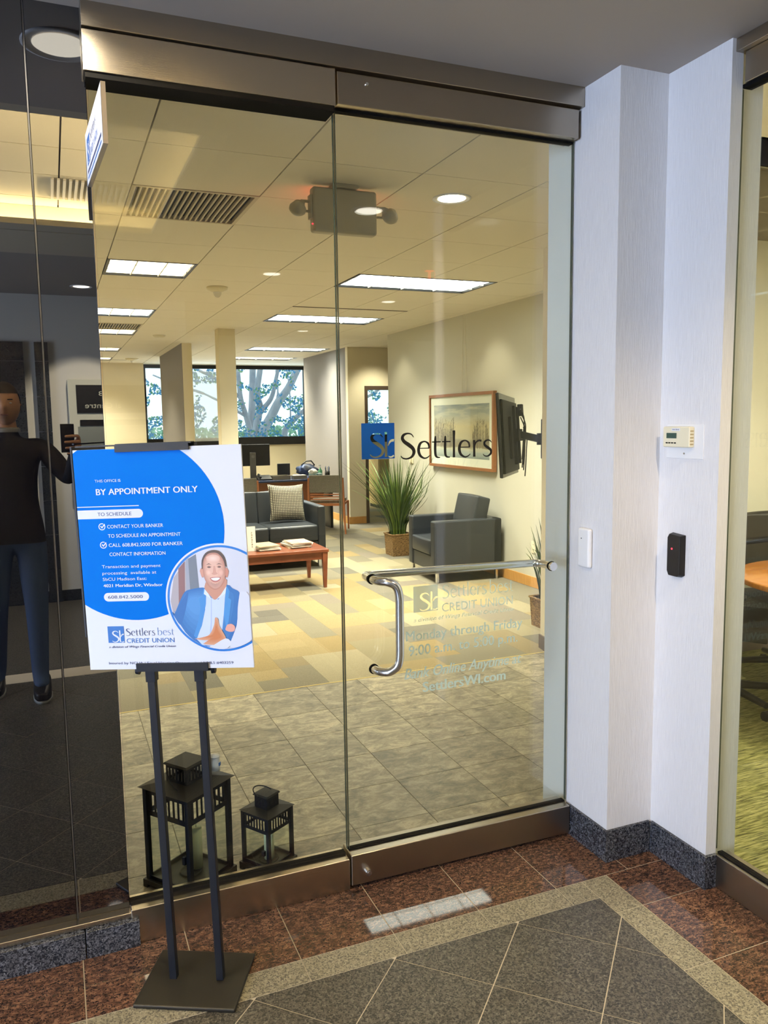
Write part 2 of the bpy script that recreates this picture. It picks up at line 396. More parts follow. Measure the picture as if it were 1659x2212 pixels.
def sb_logo(name, P, u0, v0, w, h, mat, parent, d, wmat=None, label=None):
    """square with an S and a b; cut through when wmat is None, else printed on top"""
    Sx = [(u0+w*(.22+x*.98), v0+h*(.045+y*.93)) for x, y in ribbon([(px, py, hw*1.0) for px, py, hw in GL['S'][1][0]])]
    st = [(.735, .97), (.80, .97), (.80, .04), (.735, .04)]
    st = [(u0+w*x, v0+h*y-.0) for x, y in [(.70, .75), (.775, .75), (.775, .05), (.70, .05)]]
    bo = [(u0+w*x, v0+h*y) for x, y in ribbon([(.80, .36, .015), (.835, .44, .024), (.89, .495, .032), (.95, .51, .036), (.985, .505, .036)])]
    bl2 = [(u0+w*x, v0+h*y) for x, y in ribbon([(.797, .075, .012), (.85, .045, .018), (.92, .048, .022), (.975, .085, .024)])]
    sq = [(u0, v0), (u0+w, v0), (u0+w, v0+h), (u0, v0+h)]
    if wmat is None:
        curvefill(name, P, [sq, Sx, st, bo, bl2], mat, parent, d, label)
    else:
        shape(name, P, sq, mat, parent, d, label)
        for nm, lp in (('letter_s', Sx), ('letter_b', bo), ('letter_b', bl2)):
            n = len(lp)//2; P3 = [P(x, y, d+.0003) for x, y in lp]
            ob(nm, MB().add(P3, [(i, 2*n-1-i, 2*n-2-i, i+1) for i in range(n-1)]), wmat, parent)
        shape('letter_b', P, st, wmat, parent, d+.0003)

# ------------------------------------------------------------------ levels
ZC = 2.716      # office ceiling
ZS = 2.733      # corridor soffit
XJ, YA, XK, YK, XG = .903, -.249, 1.101, -.521, 1.15   # right-hand wall steps

# ================================================================== FLOORS
fl = ob('floor', B(-4.9, 4.6, -8.2, 0, -.12, -.0012), m_grout, label='granite tiled corridor floor in front of the glass entrance', cat='floor', kind='structure')
G = .0016
def tile(poly, mat, z=0, parent=fl, g=G, name='tile', t=.010, dz=0):
    p = shrink(poly, g)
    if len(p) < 3 or poly_area(p) < 2e-5: return
    return ob(name, MB().prism(p, z-t+dz, z+dz), mat, parent)
def rect(x0, x1, y0, y1): return [(x0, y0), (x1, y0), (x1, y1), (x0, y1)]
P_ = .3017; X0 = .0345
for k in range(-9, 3):      # brown band along the glass
    a, b_ = X0+P_*k, X0+P_*(k+1)
    if a > -.74: tile(rect(a, b_, -.323, .0), m_brown)
    elif b_ > -.72: tile(rect(a, b_, -.323, -.0), m_brown)
    else: tile(rect(a, b_, -.323, -.0), m_brown)
tile(rect(X0+3*P_, XK+.01, -.323, -.0), m_brown)
for k in range(-9, 3): tile(rect(X0+P_*k, min(.741, X0+P_*(k+1)), -.424, -.323), m_beige)
# corner piece of the beige strip, then the strip running towards the viewer
tile(rect(.741, .845, -.514, -.323), m_beige); 
yy = -.514
while yy > -3.0: tile(rect(.741, .845, yy-.299, yy), m_beige); yy -= .299
yy = -.323; ys = [-.323, -.514]
while ys[-1] > -3.0: ys.append(ys[-1]-.299)
for a, b_ in zip(ys, ys[1:]): tile(rect(.845, XG+.02 if b_ > -1.9 else 1.4, b_, a), m_brown)
# diagonal grey field
s2 = math.sqrt(.5); c0 = (.424-(-.424))     # lines x-y = c and x+y = c
D = .302*math.sqrt(2)*1.0
def diag_line_values(c, lo, hi): 
    k0 = math.floor((lo-c)/D); return [c+D*k for k in range(k0, int((hi-c)/D)+2)]
cA = .426+.424      # x - y = cA   (family A)
cB = .410-.424      # x + y = cB   (family B)
xs0, xs1, yn0, yn1 = -2.4, .741, -2.9, -.424
for a in diag_line_values(cA, xs0-yn1, xs1-yn0):
    for b_ in diag_line_values(cB, xs0+yn0, xs1+yn1):
        q = [((a+b_)/2, (b_-a)/2), ((a+D+b_)/2, (b_-a-D)/2), ((a+D+b_+D)/2, (b_-a)/2), ((a+b_+D)/2, (b_+D-a)/2)]
        for cl in ((1, 0, -xs0), (-1, 0, xs1), (0, 1, -yn0), (0, -1, yn1)):
            q = clip(q, *cl)
            if len(q) < 3: break
        if len(q) >= 3 and poly_area(q) > 1e-4: tile(q, m_grey)
ob('far_paving', B(-4.9, 4.6, -8.2, -3.1, -.01, 0).box(-4.9, -2.75, -3.1, -.0, -.01, 0).box(1.4, 4.6, -3.1, -1.56, -.01, 0), m_grey, fl)

fo = ob('floor', B(-3, 7.0, .0, 14.0, -.12, -.002), m_slategrout, label='office floor of slate tiles and patchwork carpet behind the glass', cat='floor', kind='structure')
xs = [-.51+.327*k for k in range(-8, 12)]
ysl = [.0, .335]+[.335+.3245*k for k in range(1, 5)]+[2.055]
for i in range(len(xs)-1):
    for j in range(len(ysl)-1):
        if ysl[j+1]-ysl[j] < .02: continue
        tile(rect(xs[i], xs[i+1], ysl[j], ysl[j+1]), m_slate, parent=fo, g=.0015, dz=0)
ob('edge_strip', B(-3, 3.29, 2.052, 2.062, -.01, .0015), PM('carpet edge strip', (.55, .42, .14), .6), fo)
# carpet patches
cp = [(0.268, 0.207, 0.106), (0.292, 0.234, 0.128), (0.249, 0.219, 0.141), (0.207, 0.188, 0.138), (0.149, 0.14, 0.112), (0.176, 0.161, 0.128), (0.304, 0.268, 0.179), (0.237, 0.195, 0.122), (0.131, 0.122, 0.106), (0.207, 0.182, 0.144)]
m_cp = [ramp_mat('carpet %s' % n_, [(.35, tuple(x*.80 for x in c)), (.65, tuple(min(1, x*1.18) for x in c))], 210, .95, rnd=.05, spec=.1, bump=.8) for n_, c in zip('tan straw sand olive slate moss cream ochre graphite taupe'.split(), cp)]
wts = [5, 5, 4, 4, 2, 3, 4, 3, 1, 3]
rc = random.Random(21)
u = .2033; gx0 = .0165; ix0, ix1 = -5, 22; iy1 = 56
used = set(); near = []; far = []
for j in range(iy1):
    for i in range(ix0, ix1 if j < 36 else 34):
        if (i, j) in used: continue
        w = rc.choice((1, 1, 2, 1, 2)); h = rc.choice((1, 2, 3, 3, 2))
        if j > 24: w, h = rc.choice((2, 3)), rc.choice((2, 3))
        w_ = 1
        while w_ < w and i+w_ < (ix1 if j < 36 else 34) and (i+w_, j) not in used: w_ += 1
        cells = [(i+a, j+b_) for a in range(w_) for b_ in range(h)]
        if any(c in used for c in cells): h = 1; cells = [(i+a, j) for a in range(w_)]
        used.update(cells)
        r_ = rect(gx0+i*u, gx0+(i+w_)*u, 2.062+j*u, min(2.062+(j+h)*u, 13.55))
        if r_[0][1] >= 13.5: continue
        (near if len(near) < 290 else far).append((r_, rc.choices(range(10), wts)[0], rc.uniform(0, .0006)))
for r_, mi, dz in near: tile(r_, m_cp[mi], parent=fo, g=.0003, name='carpet_patch', dz=dz)
mb = MB()
for r_, mi, dz in far: mb.prism(shrink(r_, .0003), -.01, dz, mi)
ob('carpet_patches', mb, m_cp, fo, kind='stuff')

# ================================================================== CORRIDOR CEILING (soffit and lit coffer)
cc = ob('ceiling', B(-4.9, 4.6, -.80, .06, ZS, ZS+.1), m_soffit, label='dark grey corridor soffit above the glass entrance', cat='ceiling', kind='structure')
ob('soffit_panel', B(-.15, 4.6, -3.5, -.80, ZS, ZS+.1).box(-4.9, 4.6, -8.2, -3.5, ZS, ZS+.1), m_soffit, cc)
ob('soffit_panel', B(-4.9, -.15, -3.5, -2.86, ZS, ZS+.08), m_soffbeige, cc)
ob('coffer_side', B(-4.9, -.11, -2.86, -2.82, ZS, 2.88).box(-.15, -.11, -2.86, -.76, ZS+.003, 2.88).box(-4.9, -.11, -.80, -.76, ZS+.003, 2.88), m_soffbeige, cc)
ob('coffer_lid', B(-4.9, -.1, -2.9, -.7, 2.895, 2.95), m_gap, cc)
px_ = -.15
while px_ > -4.6:
    py_ = -.80
    for k in range(5):
        y1 = py_; y0 = max(py_-.455, -2.82)
        if y1-y0 > .05: ob('ceiling_tile', B(px_-.606, px_-.004, y0+.004, y1-.004, 2.88, 2.895), m_coffer, cc)
        py_ -= .455
    px_ -= .61
ob('cove_ledge', B(-4.9, -.15, -2.82, -2.66, ZS+.003, ZS+.01).box(-4.9, -.15, -2.68, -2.66, ZS+.01, ZS+.035), m_soffbeige, cc)
ob('cove_strip', B(-4.7, -.2, -2.80, -2.74, ZS+.012, ZS+.025), m_cove, cc, label='warm cove lamp strip')
gr = MB()
for k in range(16): gr.box(-.80+k*.03, -.785+k*.03, -2.60, -2.20, 2.868, 2.878)
ob('air_grille', gr, m_acou, cc)
ob('cove_strip', B(-4.7, -.2, -.85, -.81, ZS+.012, ZS+.025).box(-.20, -.16, -2.7, -.9, ZS+.012, ZS+.025), PM('added cove fill', (1, .95, .8), .4, emit=((1, .80, .46), 6500)), cc, label='added glowing strips on the other edges to brighten the coffer')  # extra strips added to brighten the coffer ceiling evenly
ob('cove_ledge', B(-4.9, -.15, -.88, -.80, ZS+.004, ZS+.01).box(-.24, -.15, -2.7, -.88, ZS+.004, ZS+.01).box(-4.9, -.24, -.88, -.875, ZS+.01, ZS+.03).box(-.245, -.24, -2.68, -.88, ZS+.01, ZS+.03), m_soffbeige, cc)

# downlights in the corridor soffit
def downlight(x, y, z, label, r=.09, lens=m_dl, power=0, grp='recessed downlights in the corridor soffit', col=(1, .88, .68), ang=95, rad=.012):
    e = empty('ceiling_downlight', (x, y, z), label, 'ceiling light', grp)
    mb = MB(); prof = [(r*.80, -.001), (r*.98, -.003), (r*1.02, -.006), (r*1.12, -.004), (r*1.12, .0005)]
    mb.lathe(prof, n=32); ob('trim_ring', mb, m_plasW, e)
    mb = MB().lathe([(0, -.0025), (r*.8, -.0025)], n=32); ob('lens', mb, lens, e)
    if power: spot('downlight_lamp', (x, y, z-.012), power, col, ang, rad)
    return e
m_can = PM('bright reflector', (.9, .88, .82), .3, emit=((1, .92, .75), 2.2))
downlight(-.78, -.26, ZS, 'large recessed downlight mirrored in the black glass cladding', .10, m_can, 28, None, ang=150, rad=0)
downlight(.793, -1.716, ZS, 'recessed downlight in the corridor soffit before the glass door', .09, m_dl, 105, None, col=(1, .78, .50), ang=128)
downlight(.767, -3.70, ZS, 'recessed downlight deeper in the corridor behind the photographer', .08, m_dl, 120, None)
downlight(-.577, -4.76, ZS, 'recessed downlight washing the wall beside the directory', .08, m_dl, 420, None)
downlight(2.194, -4.78, ZS, 'recessed downlight near the back wall right of the columns', .08, m_dl, 120, None)
downlight(2.125, -7.4, ZS, 'recessed downlight at the far end of the corridor', .08, m_dl, 30, None)
downlight(3.35, -4.1, ZS, 'recessed downlight beyond the meeting room corner', .08, m_dl, 30, None)

# corridor shell behind the viewer (seen in the reflections)
wb = ob('wall_back', B(-4.9, .25, -5.5, -5.3, 0, ZS), m_corwall, label='pale corridor wall opposite the glass entrance', cat='wall', kind='structure')
ob('baseboard', B(-4.9, .25, -5.3, -5.285, 0, .10), m_dgran, wb)
for x0, x1 in ((-1.50, -1.062), (-.972, -.862)):
    z = 0
    while z < 2.30:
        ob('stone_tile', B(x0, x1, -5.3, -5.26, z+.003, min(z+.305, 2.32)), m_dgran, wb); z += .308
ob('wall_side', B(-5.0, -4.9, -8.2, -3.9, 0, ZS).box(-5, -4.9, -1.3, 0, 0, ZS).box(-5, -4.9, -3.9, -1.3, 0, .45).box(-5, -4.9, -3.9, -1.3, 2.75, 3.4), m_corwall, label='corridor end wall around its big daylight window', cat='wall', kind='structure')
ob('wall_end', B(-4.9, 4.6, -8.3, -8.2, 0, ZS).box(4.6, 4.7, -8.3, -2.4, 0, ZS).box(.25, .35, -8.2, -5.3, 0, ZS), m_corwall, label='far corridor walls behind the viewer', cat='wall', kind='structure')
w2 = empty('window_2', (-4.95, -2.6, .45), 'tall daylight window at the left end of the corridor', 'window', kind='structure')
mb = MB()
for y in (-1.3, -.65, 0, .65, 1.3): mb.box(-.03, .03, y-.025, y+.025, 0, 2.3)
mb.box(-.03, .03, -1.3, 1.3, 0, .05).box(-.03, .03, -1.3, 1.3, 2.25, 2.3)
ob('window_frame', mb, m_bronze, w2)
# directory board on the back wall
dr = empty('directory_board', (-.28, -5.3, 1.0), 'cream framed building directory with black header, mirrored in the cladding', 'sign')
ob('frame', MB().box(-.44, .44, 0, .05, 0, 1.0), PM('cream frame', (.62, .62, .52), .5), dr, bevel=.008)
ob('header', B(-.37, .37, .05, .055, .70, .95), m_plasB, dr); ob('listing', B(-.37, .37, .05, .054, .06, .58), PM('grey glass listing', (.20, .22, .20), .2), dr)
ob('listing_header', B(-.35, .35, .054, .057, .585, .64), m_plasB, dr)
Pd = Plane3((.37, .056, .70), (-1, 0, 0), (0, 0, 1))
for s_, u_, v_, w_, c_ in (('18', .48, .155, .07, .042), ('al Centre', .36, .045, .31, .05)):
    text('lettering', Pd, s_, u_, v_, w_, c_, PM('sign lettering', (.6, .6, .5), .5), dr)
ex = empty('exit_sign', (1.80, -2.92, 2.545), 'red lettered exit sign hanging in the corridor, reflected in the door', 'sign')
ob('housing', B(-.15, .15, -.02, .02, 0, .175), m_plasG, ex, bevel=.006); ob('mount', B(-.05, .05, -.015, .015, .175, .188), m_plasG, ex)
text('lettering', Plane3((.105, .021, .05), (-1, 0, 0), (0, 0, 1)), 'EXIT', 0, 0, .21, .085, m_redsign, ex, bold=.02)

# ================================================================== BLACK CLADDING (left)
wl = empty('wall_left', (-.72, 0, 0), 'polished black glass cladding mirroring the corridor', 'wall', kind='structure')
def wl_box(n, x0, x1, y0, y1, z0, z1, m, **k): return ob(n, B(x0+.72, x1+.72, y0, y1, z0, z1), m, wl, **k)
wl_box('cladding_panel', -.8765, -.727, -.012, .0, .103, 2.74, m_blackpanel, bevel=.0015, seg=1)
wl_box('cladding_panel', -2.2, -.8805, -.012, .0, .103, 2.74, m_blackpanel, bevel=.0015, seg=1)
wl_box('cladding_panel', -4.9, -2.204, -.012, .0, .103, 2.74, m_blackpanel)
wl_box('joint_strip', -.8805, -.8765, -.008, .0, .103, 2.74, PM('joint', (.12, .12, .13), .3))
wl_box('backing_wall', -4.9, -.727, .001, .12, 0, 2.74, m_taupe)
wl_box('channel', -4.9, -.715, -.045, -.0, .086, .103, m_steel, bevel=.002)
bl = empty('baseboard_left', (-.72, -.03, 0), 'daylight tinted granite base under the black cladding', 'baseboard', kind='structure')
for x0, x1 in ((-.858, -.7035), (-1.47, -.861), (-2.08, -1.473), (-4.9, -2.083)):
    ob('granite_block', B(x0+.72, x1+.72, -.034, .02, 0, .085), m_base, bl, bevel=.0015)

# ================================================================== GLASS FRONT
hd = ob('trim_1', B(-.735, XJ-.001, -.062, .05, 2.668, 2.745), m_steelD, label='long brushed steel header along the soffit', cat='header', kind='structure', bevel=.002)
w1 = empty('window_1', (-.36, 0, 0), 'clear fixed glass sidelight left of the door, held by steel rails', 'window', kind='structure')
def wpart(n, x0, x1, y0, y1, z0, z1, m, par=w1, ox=.36, **k): return ob(n, B(x0+ox, x1+ox, y0, y1, z0, z1), m, par, **k)
wpart('glass_pane', -.722, -.004, -.006, .006, .10, 2.56, m_glass)
wpart('pane_edge', -.004, -.0025, -.006, .006, .125, 2.55, m_gedge)
wpart('top_rail', -.735, -.010, -.055, .045, 2.556, 2.664, m_steel, bevel=.002)
wpart('top_gasket', -.73, -.012, -.050, .040, 2.541, 2.556, m_gasket)
wpart('bottom_rail', -.7255, -.010, -.048, .040, .0, .112, m_steel, bevel=.003)
wpart('bottom_gasket', -.7255, -.012, -.014, .014, .112, .119, m_gasket)
d1 = empty('door_1', (.45, 0, 0), 'frameless clear glass entrance door with steel rails and lettering', 'door', kind='structure')
def dpart(n, x0, x1, y0, y1, z0, z1, m, **k): return ob(n, B(x0-.45, x1-.45, y0, y1, z0, z1), m, d1, **k)
dpart('glass_pane', .004, .896, -.006, .006, .10, 2.58, m_glass)
dpart('pane_edge', .0025, .004, -.006, .006, .125, 2.57, m_gedge); dpart('pane_edge', .896, .8975, -.006, .006, .125, 2.57, m_gedge)
dpart('top_rail', -.002, .888, -.048, .042, 2.566, 2.662, m_steelD, bevel=.003)
dpart('top_gasket', .0, .888, -.012, .012, 2.558, 2.566, m_gasket)
dpart('bottom_rail', -.004, .888, -.048, .042, .012, .122, m_steelD, bevel=.004)
dpart('bottom_gasket', .0, .888, -.010, .010, .122, .127, m_gasket)
ob('lock_cylinder', MB().cyl((.052-.45, -.048, .058), (.052-.45, -.068, .058), .012, .0105, 24).cyl((.052-.45, -.068, .058), (.052-.45, -.071, .058), .006, .006, 16), m_chrome, d1)
ob('pivot_screw', MB().cyl((.095-.45, -.048, 2.635), (.095-.45, -.053, 2.635), .0065, .005, 16), m_chrome, d1)
# handle: outer pull and inner push bar
def smooth_path(pts, k=6): return cr_path([tuple(p) for p in pts], k)
o_ = -.45
pull = [(.102+o_, -.004, 1.067), (.104+o_, -.030, 1.067), (.112+o_, -.055, 1.067), (.132+o_, -.078, 1.066), (.156+o_, -.088, 1.052), (.166+o_, -.090, 1.02), (.167+o_, -.090, .96), (.167+o_, -.090, .88), (.166+o_, -.090, .815), (.158+o_, -.087, .780), (.135+o_, -.076, .760), (.114+o_, -.052, .755), (.106+o_, -.028, .755), (.104+o_, -.004, .755)]
hdl = ob('pull_handle', MB().tube(smooth_path(pull, 5), .0142, 20), m_chrome, d1, label='polished steel offset pull handle')
pbar = ob('push_bar', MB().tube(smooth_path([(.100+o_, .004, 1.067), (.101+o_, .035, 1.067), (.108+o_, .062, 1.066), (.130+o_, .074, 1.065), (.2+o_, .076, 1.064), (.5+o_, .076, 1.058), (.75+o_, .076, 1.053), (.795+o_, .074, 1.052), (.815+o_, .058, 1.052), (.821+o_, .03, 1.052), (.821+o_, .004, 1.052)], 5), .0142, 20), m_chrome, d1, label='polished steel push bar on the inner face')
cl_ = MB()
for x, z in ((.102, 1.067), (.104, .755)): cl_.cyl((x+o_, -.0065, z), (x+o_, -.012, z), .0175, .0175, 24)
ob('collar', cl_, m_gasket, hdl)
ob('end_cap', MB().cyl((.821+o_, -.0065, 1.052), (.821+o_, -.020, 1.052), .0165, .016, 28), m_chrome, pbar)
ob('end_cap_washer', MB().cyl((.821+o_, -.006, 1.052), (.821+o_, -.0075, 1.052), .0185, .0185, 28), m_gasket, pbar)
# vinyl on the door glass
Pv = Plane3((-.45, -.0064, 0), (1, 0, 0), (0, 0, 1))
sb_logo('blue_logo', Pv, .0735, 1.4715, .1185, .1185, m_vinyl, d1, .0002, None, 'blue square logo with cut out letters')
humanist('black_lettering', Pv, 'Settlers', .210, 1.468, .362, .087, m_vblack, d1, .0002, 1.0, 'large black lettering across the glass')
sb_logo('frosted_logo', Pv, .256, .934, .094, .092, m_etch, d1, .0002, None, 'frosted square logo')
humanist('frosted_lettering', Pv, 'Settlers best', .366, .974, .292, .047, m_etch, d1, .0002, .85)
for s_, u_, v_, w_, c_, bo_, sh_ in (('CREDIT UNION', .366, .926, .288, .032, .0, 0), ('a division of Wings Financial Credit Union', .256, .900, .402, .015, .0, .25),
                                ('Monday through Friday', .226, .836, .470, .036, .012, 0), ('9:00 a.m. to 5:00 p.m.', .236, .782, .440, .038, .012, 0),
                                ('Bank Online Anytime at', .218, .700, .475, .040, .018, .25), ('SettlersWI.com', .288, .645, .338, .038, .03, 0)):
    text('frosted_lettering', Pv, s_, u_, v_, w_, c_, m_etch, d1, .0002, bold=bo_, shear=sh_)

# ================================================================== RIGHT WALL (stepped) AND BASE
wr = ob('wall_right', MB().prism([(XJ, -.0), (XJ, YA), (XK, YA), (XK, YK), (XG-.004, YK), (XG-.004, YK+.03), (1.262, YK+.03), (1.262, .0)], 0, ZS+.05), m_wallL, label='stepped wall in pale linen wallcovering right of the door', cat='wall', kind='structure')
ob('inner_jamb', MB().prism([(.9005, -.001), (.9005, .01), (.935, .02), (.935, .205), (1.38, .205), (1.38, -.001)], 0, ZC+.05), m_white, wr, label='white painted jamb inside the glass')
br = empty('baseboard_right', (XJ, YA, 0), 'daylight tinted granite base around the stepped wall', 'baseboard', kind='structure')
hb = .118
def blk(x0, x1, y0, y1): ob('granite_block', B(x0-XJ, x1-XJ, y0-YA, y1-YA, 0, hb), m_base, br, bevel=.0015)
blk(XJ-.012, XJ, YA-.012, -.030); blk(XJ-.0, XK-.012, YA-.012, YA); blk(XK-.012, XK, YK-.012, YA-.012); blk(XK, XG-.010, YK-.012, YK)
# storefront of the meeting room
w3 = empty('window_3', (XG, YK, 0), 'glass storefront of the meeting room at the right edge', 'window', kind='structure')
ob('glass_pane', B(.006, .018, -.93, .02, .10, 2.66), m_glass, w3)
ob('pane_edge', B(.003, .021, .018, .021, .118, 2.6), m_gedge, w3)
ob('bottom_rail', B(-.012, .05, -.93, -.002, 0, .116), m_steelD, w3, bevel=.003)
ob('bottom_gasket', B(.002, .022, -.93, -.002, .116, .122), m_gasket, w3)
ob('top_rail', B(-.012, .05, -.93, -.014, 2.603, 2.695), m_steelD, w3, bevel=.003)
ob('header', B(-.035, .05, -.93, .006, 2.695, 2.733), m_steelD, w3, bevel=.002)
ob('top_gasket', B(-.006, .03, -.93, -.002, 2.592, 2.603), m_gasket, w3)
ob('wall_end_pier', B(XG-.04, XG+.12, -1.56, -1.452, 0, ZS), m_wallL, label='wall pier closing the far end of the storefront', cat='wall', kind='structure')

# meeting room behind the storefront
wm = ob('wall_room', MB().prism([(1.262, .0), (1.46, .0), (1.46, .2), (2.08, 1.5), (4.5, 1.5), (4.5, 1.6), (2.0, 1.6), (1.40, .22), (1.262, .21)], 0, ZC).box(4.5, 4.6, -1.5, 1.6, 0, ZC).box(1.27, 4.6, -1.56, -1.5, 0, ZC), m_olive, label='olive toned walls of the meeting room', cat='wall', kind='structure')
ob('baseboard_room', B(2.09, 4.5, 1.485, 1.5, 0, .11), m_tbase, label='dark base along the meeting room wall', cat='baseboard', kind='structure')
m_cstripe = ramp_mat('striped green carpet', [(.38, (.045, .045, .02)), (.5, (.20, .20, .07)), (.62, (.36, .34, .14))], 12, .95, rnd=0, stretch=(1, 14, 1), rot=.35, spec=.1, warp=.3)
ob('floor', MB().prism([(1.17, -1.5), (4.5, -1.5), (4.5, 1.5), (2.08, 1.5), (1.46, .2), (1.46, 0), (1.262, 0), (1.262, YK+.03), (1.17, YK+.03)], 0, .004), m_cstripe, label='green striped carpet of the meeting room', cat='floor', kind='structure')
ob('ceiling', MB().prism([(1.17, -1.5), (4.5, -1.5), (4.5, 1.5), (2.08, 1.5), (1.46, .2), (1.46, 0), (1.262, 0), (1.262, YK+.03), (1.17, YK+.03)], ZC, ZC+.015), m_acou, label='meeting room ceiling', cat='ceiling', kind='structure')
e = downlight(2.9, .7, ZC, 'recessed downlight in the meeting room', .085, m_dl, 90, None)
area('meeting_room_fill', (3.2, -.6, 2.68), (3.2, -.6, 0), 1.2, .6, 90, WARM)  # unseen area light added to brighten the dark meeting room

# ================================================================== OFFICE SHELL
ob('wall_right_office', MB().prism([(2.225, 2.16), (3.29, 2.16), (3.29, 7.42), (4.6, 7.42), (4.6, 7.5), (3.21, 7.5), (3.21, 2.24), (2.2, 2.24)][::-1] if False else [(3.29, 2.2), (3.39, 2.2), (3.39, 7.42), (3.29, 7.42)], 0, ZC+.02).box(3.39, 7.1, 7.32, 7.42, 0, ZC+.02), m_olive, label='pale office wall holding the picture and the screen', cat='wall', kind='structure')
pw = ob('wall_diagonal', MB().prism([(1.375, .215), (2.195, 2.055), (2.215, 2.165), (3.29, 2.165), (3.29, 2.2), (2.30, 2.2), (1.42, .2)], 0, ZC+.02), m_cream, label='cream wall running back from the entrance jamb', cat='wall', kind='structure')
ob('tile_base', MB().prism([(1.365, .22), (2.185, 2.06), (2.205, 2.17), (2.215, 2.165), (2.195, 2.055), (1.375, .215)], 0, .098), m_tbase, pw)
ob('baseboard_office', B(3.278, 3.29, 2.2, 7.42, 0, .10), m_wood, label='honey wood baseboard along the office wall', cat='baseboard', kind='structure', bevel=.002)
ob('wall_recess', B(3.35, 3.62, 9.15, 9.25, 0, ZC).box(4.16, 7.0, 9.15, 9.25, 0, ZC).box(3.62, 4.16, 9.15, 9.25, 2.13, ZC), m_cream, label='cream wall around the bronze framed sidelight', cat='wall', kind='structure')
ob('wall_taupe', B(3.35, 3.45, 9.249, 11.45, 0, ZC), m_taupe, label='taupe accent wall beside the desk', cat='wall', kind='structure')
ob('baseboard_recess', B(3.338, 3.35, 9.14, 11.45, 0, .11).box(3.338, 3.615, 9.138, 9.15, 0, .11), m_wood, label='honey wood baseboard around the recess corner', cat='baseboard', kind='structure')
ob('wall_office_side', B(7.0, 7.1, 7.4, 13.6, 0, ZC).box(-3.1, -3.0, .1, 13.7, 0, ZC), m_cream, label='outer side walls of the office', cat='wall', kind='structure')
wf = ob('wall_far', B(-3, .775, 13.2, 13.35, 0, ZC).box(.775, 7.0, 13.5, 13.6, 0, 1.14), m_cream, label='cream far wall of the office under the windows', cat='wall', kind='structure')
ob('wall_stub', B(.885, 1.02, 9.17, 11.6, 0, ZC), m_cream, label='cream wall stub behind the poster stand', cat='wall', kind='structure')
ob('stub_side', B(.879, .885, 9.172, 11.6, 0, ZC), m_taupe, bpy.data.objects['wall_stub'])  # thin darker sheet over the stub's left face
ob('column', B(1.03, 1.235, 7.27, 7.47, 0, ZC), m_cream, label='square cream column in front of the windows', cat='column', kind='structure', bevel=.003)
# far windows
for n, (x0, x1, lb) in {'window_4': (.80, 1.33, 'narrow far window left of the wall stub'), 'window_5': (1.38, 2.42, 'far window between the wall stub and the column'), 'window_6': (2.46, 3.99, 'far window full of tree branches right of the column'), 'window_7': (4.3, 6.2, 'far window seen through the bronze sidelight')}.items():
    w = empty(n, ((x0+x1)/2, 13.5, 1.14), lb, 'window', kind='structure'); h = (x1-x0)/2
    ob('window_frame', MB().box(-h, h, -.04, .05, 1.508, 1.58).box(-h, h, -.04, .05, 0, .16).box(-h, -h+.035, -.04, .05, .16, 1.508).box(h-.035, h, -.04, .05, .16, 1.508), m_plasB, w)
    ob('glass_pane', B(-h+.035, h-.035, 0, .008, .16, 1.508), m_pglass, w)
ob('roller_shade', B(-.46, .46, -.07, -.066, .10, 1.45), film_mat('white roller shade', (.90, .95, 1), .30), bpy.data.objects['window_5'], label='thin white roller shade half veiling the view')
ob('wall_over', B(.775, 7.0, 13.46, 13.6, 2.716, 2.75).box(6.2, 7.0, 13.5, 13.6, 1.14, 2.72), m_cream, wf)
# bronze sidelight and maple door beyond
w8 = empty('window_8', (3.87, 9.17, 0), 'bronze framed office sidelight behind the tall grass plant', 'window', kind='structure')
ob('window_frame', MB().box(-.25, -.20, -.03, .08, 0, 2.13).box(.24, .29, -.03, .08, 0, 2.13).box(-.20, .24, -.03, .08, 2.07, 2.13), m_bronze, w8, bevel=.003)
ob('glass_pane', B(-.20, .24, .02, .028, .0, 2.07), m_pglass, w8)
md = empty('wood_cabinet', (4.76, 11.0, 0), 'honey coloured wooden cabinet beyond the bronze sidelight', 'cabinet')
ob('body', B(-.18, .3, 0, .5, .06, .90), m_door, md, bevel=.004); ob('plinth', B(-.16, .28, .02, .48, 0, .06), m_plasB, md)
ob('door', B(-.17, .29, -.018, 0, .08, .88), m_door, md, bevel=.003)

# office ceiling: tiles in a two foot grid
co = ob('ceiling', B(-3, 7.1, .05, 13.6, ZC+.028, ZC+.12), m_gap, label='office ceiling of square acoustic tiles', cat='ceiling', kind='structure')
GX, GY, T = .155, .961, .61
holes = set()
troffers = []
for i, j, w_, warm in ((-1, 4, 1, 1), (2, 4, 2, 0), (-1, 8, 1, 0), (2, 8, 2, 0), (-1, 11, 1, 1), (-1, 15, 1, 1), (-1, 18, 1, 1), (3, 14, 2, 0), (3, 17, 2, 1), (-4, 4, 1, 1), (-4, 8, 1, 1), (-4, 13, 1, 1)):  # the last three are unseen lamps added to brighten the office
    for q in range(w_): holes.add((i+q, j))
    troffers.append((i, j, w_, warm))
for c in ((-1, 1), (-1, 10)): holes.add(c)
half = MB().box(0, T-.007, 0, T-.0045, 0, .02).mesh('ceiling_tile', m_acou)
half2 = MB().box(0, T-.007, 0, T-.0045, 0, .02).mesh('ceiling_tile', m_acou)
for i in range(-5, 11):
    for j in range(-2, 21):
        if i > 7 and j < 11: continue
        if (i, j) in holes: continue
        x, y = GX+i*T, GY+j*T
        if j == -2:
            continue
        o = bpy.data.objects.new('ceiling_tile', half); COL.objects.link(o); o.parent = co; o.location = (x+.0035, y+.0022, ZC)
ob('edge_tiles', B(-3, 4.6, .055, GY-T-.003, ZC, ZC+.02), m_acou, co)
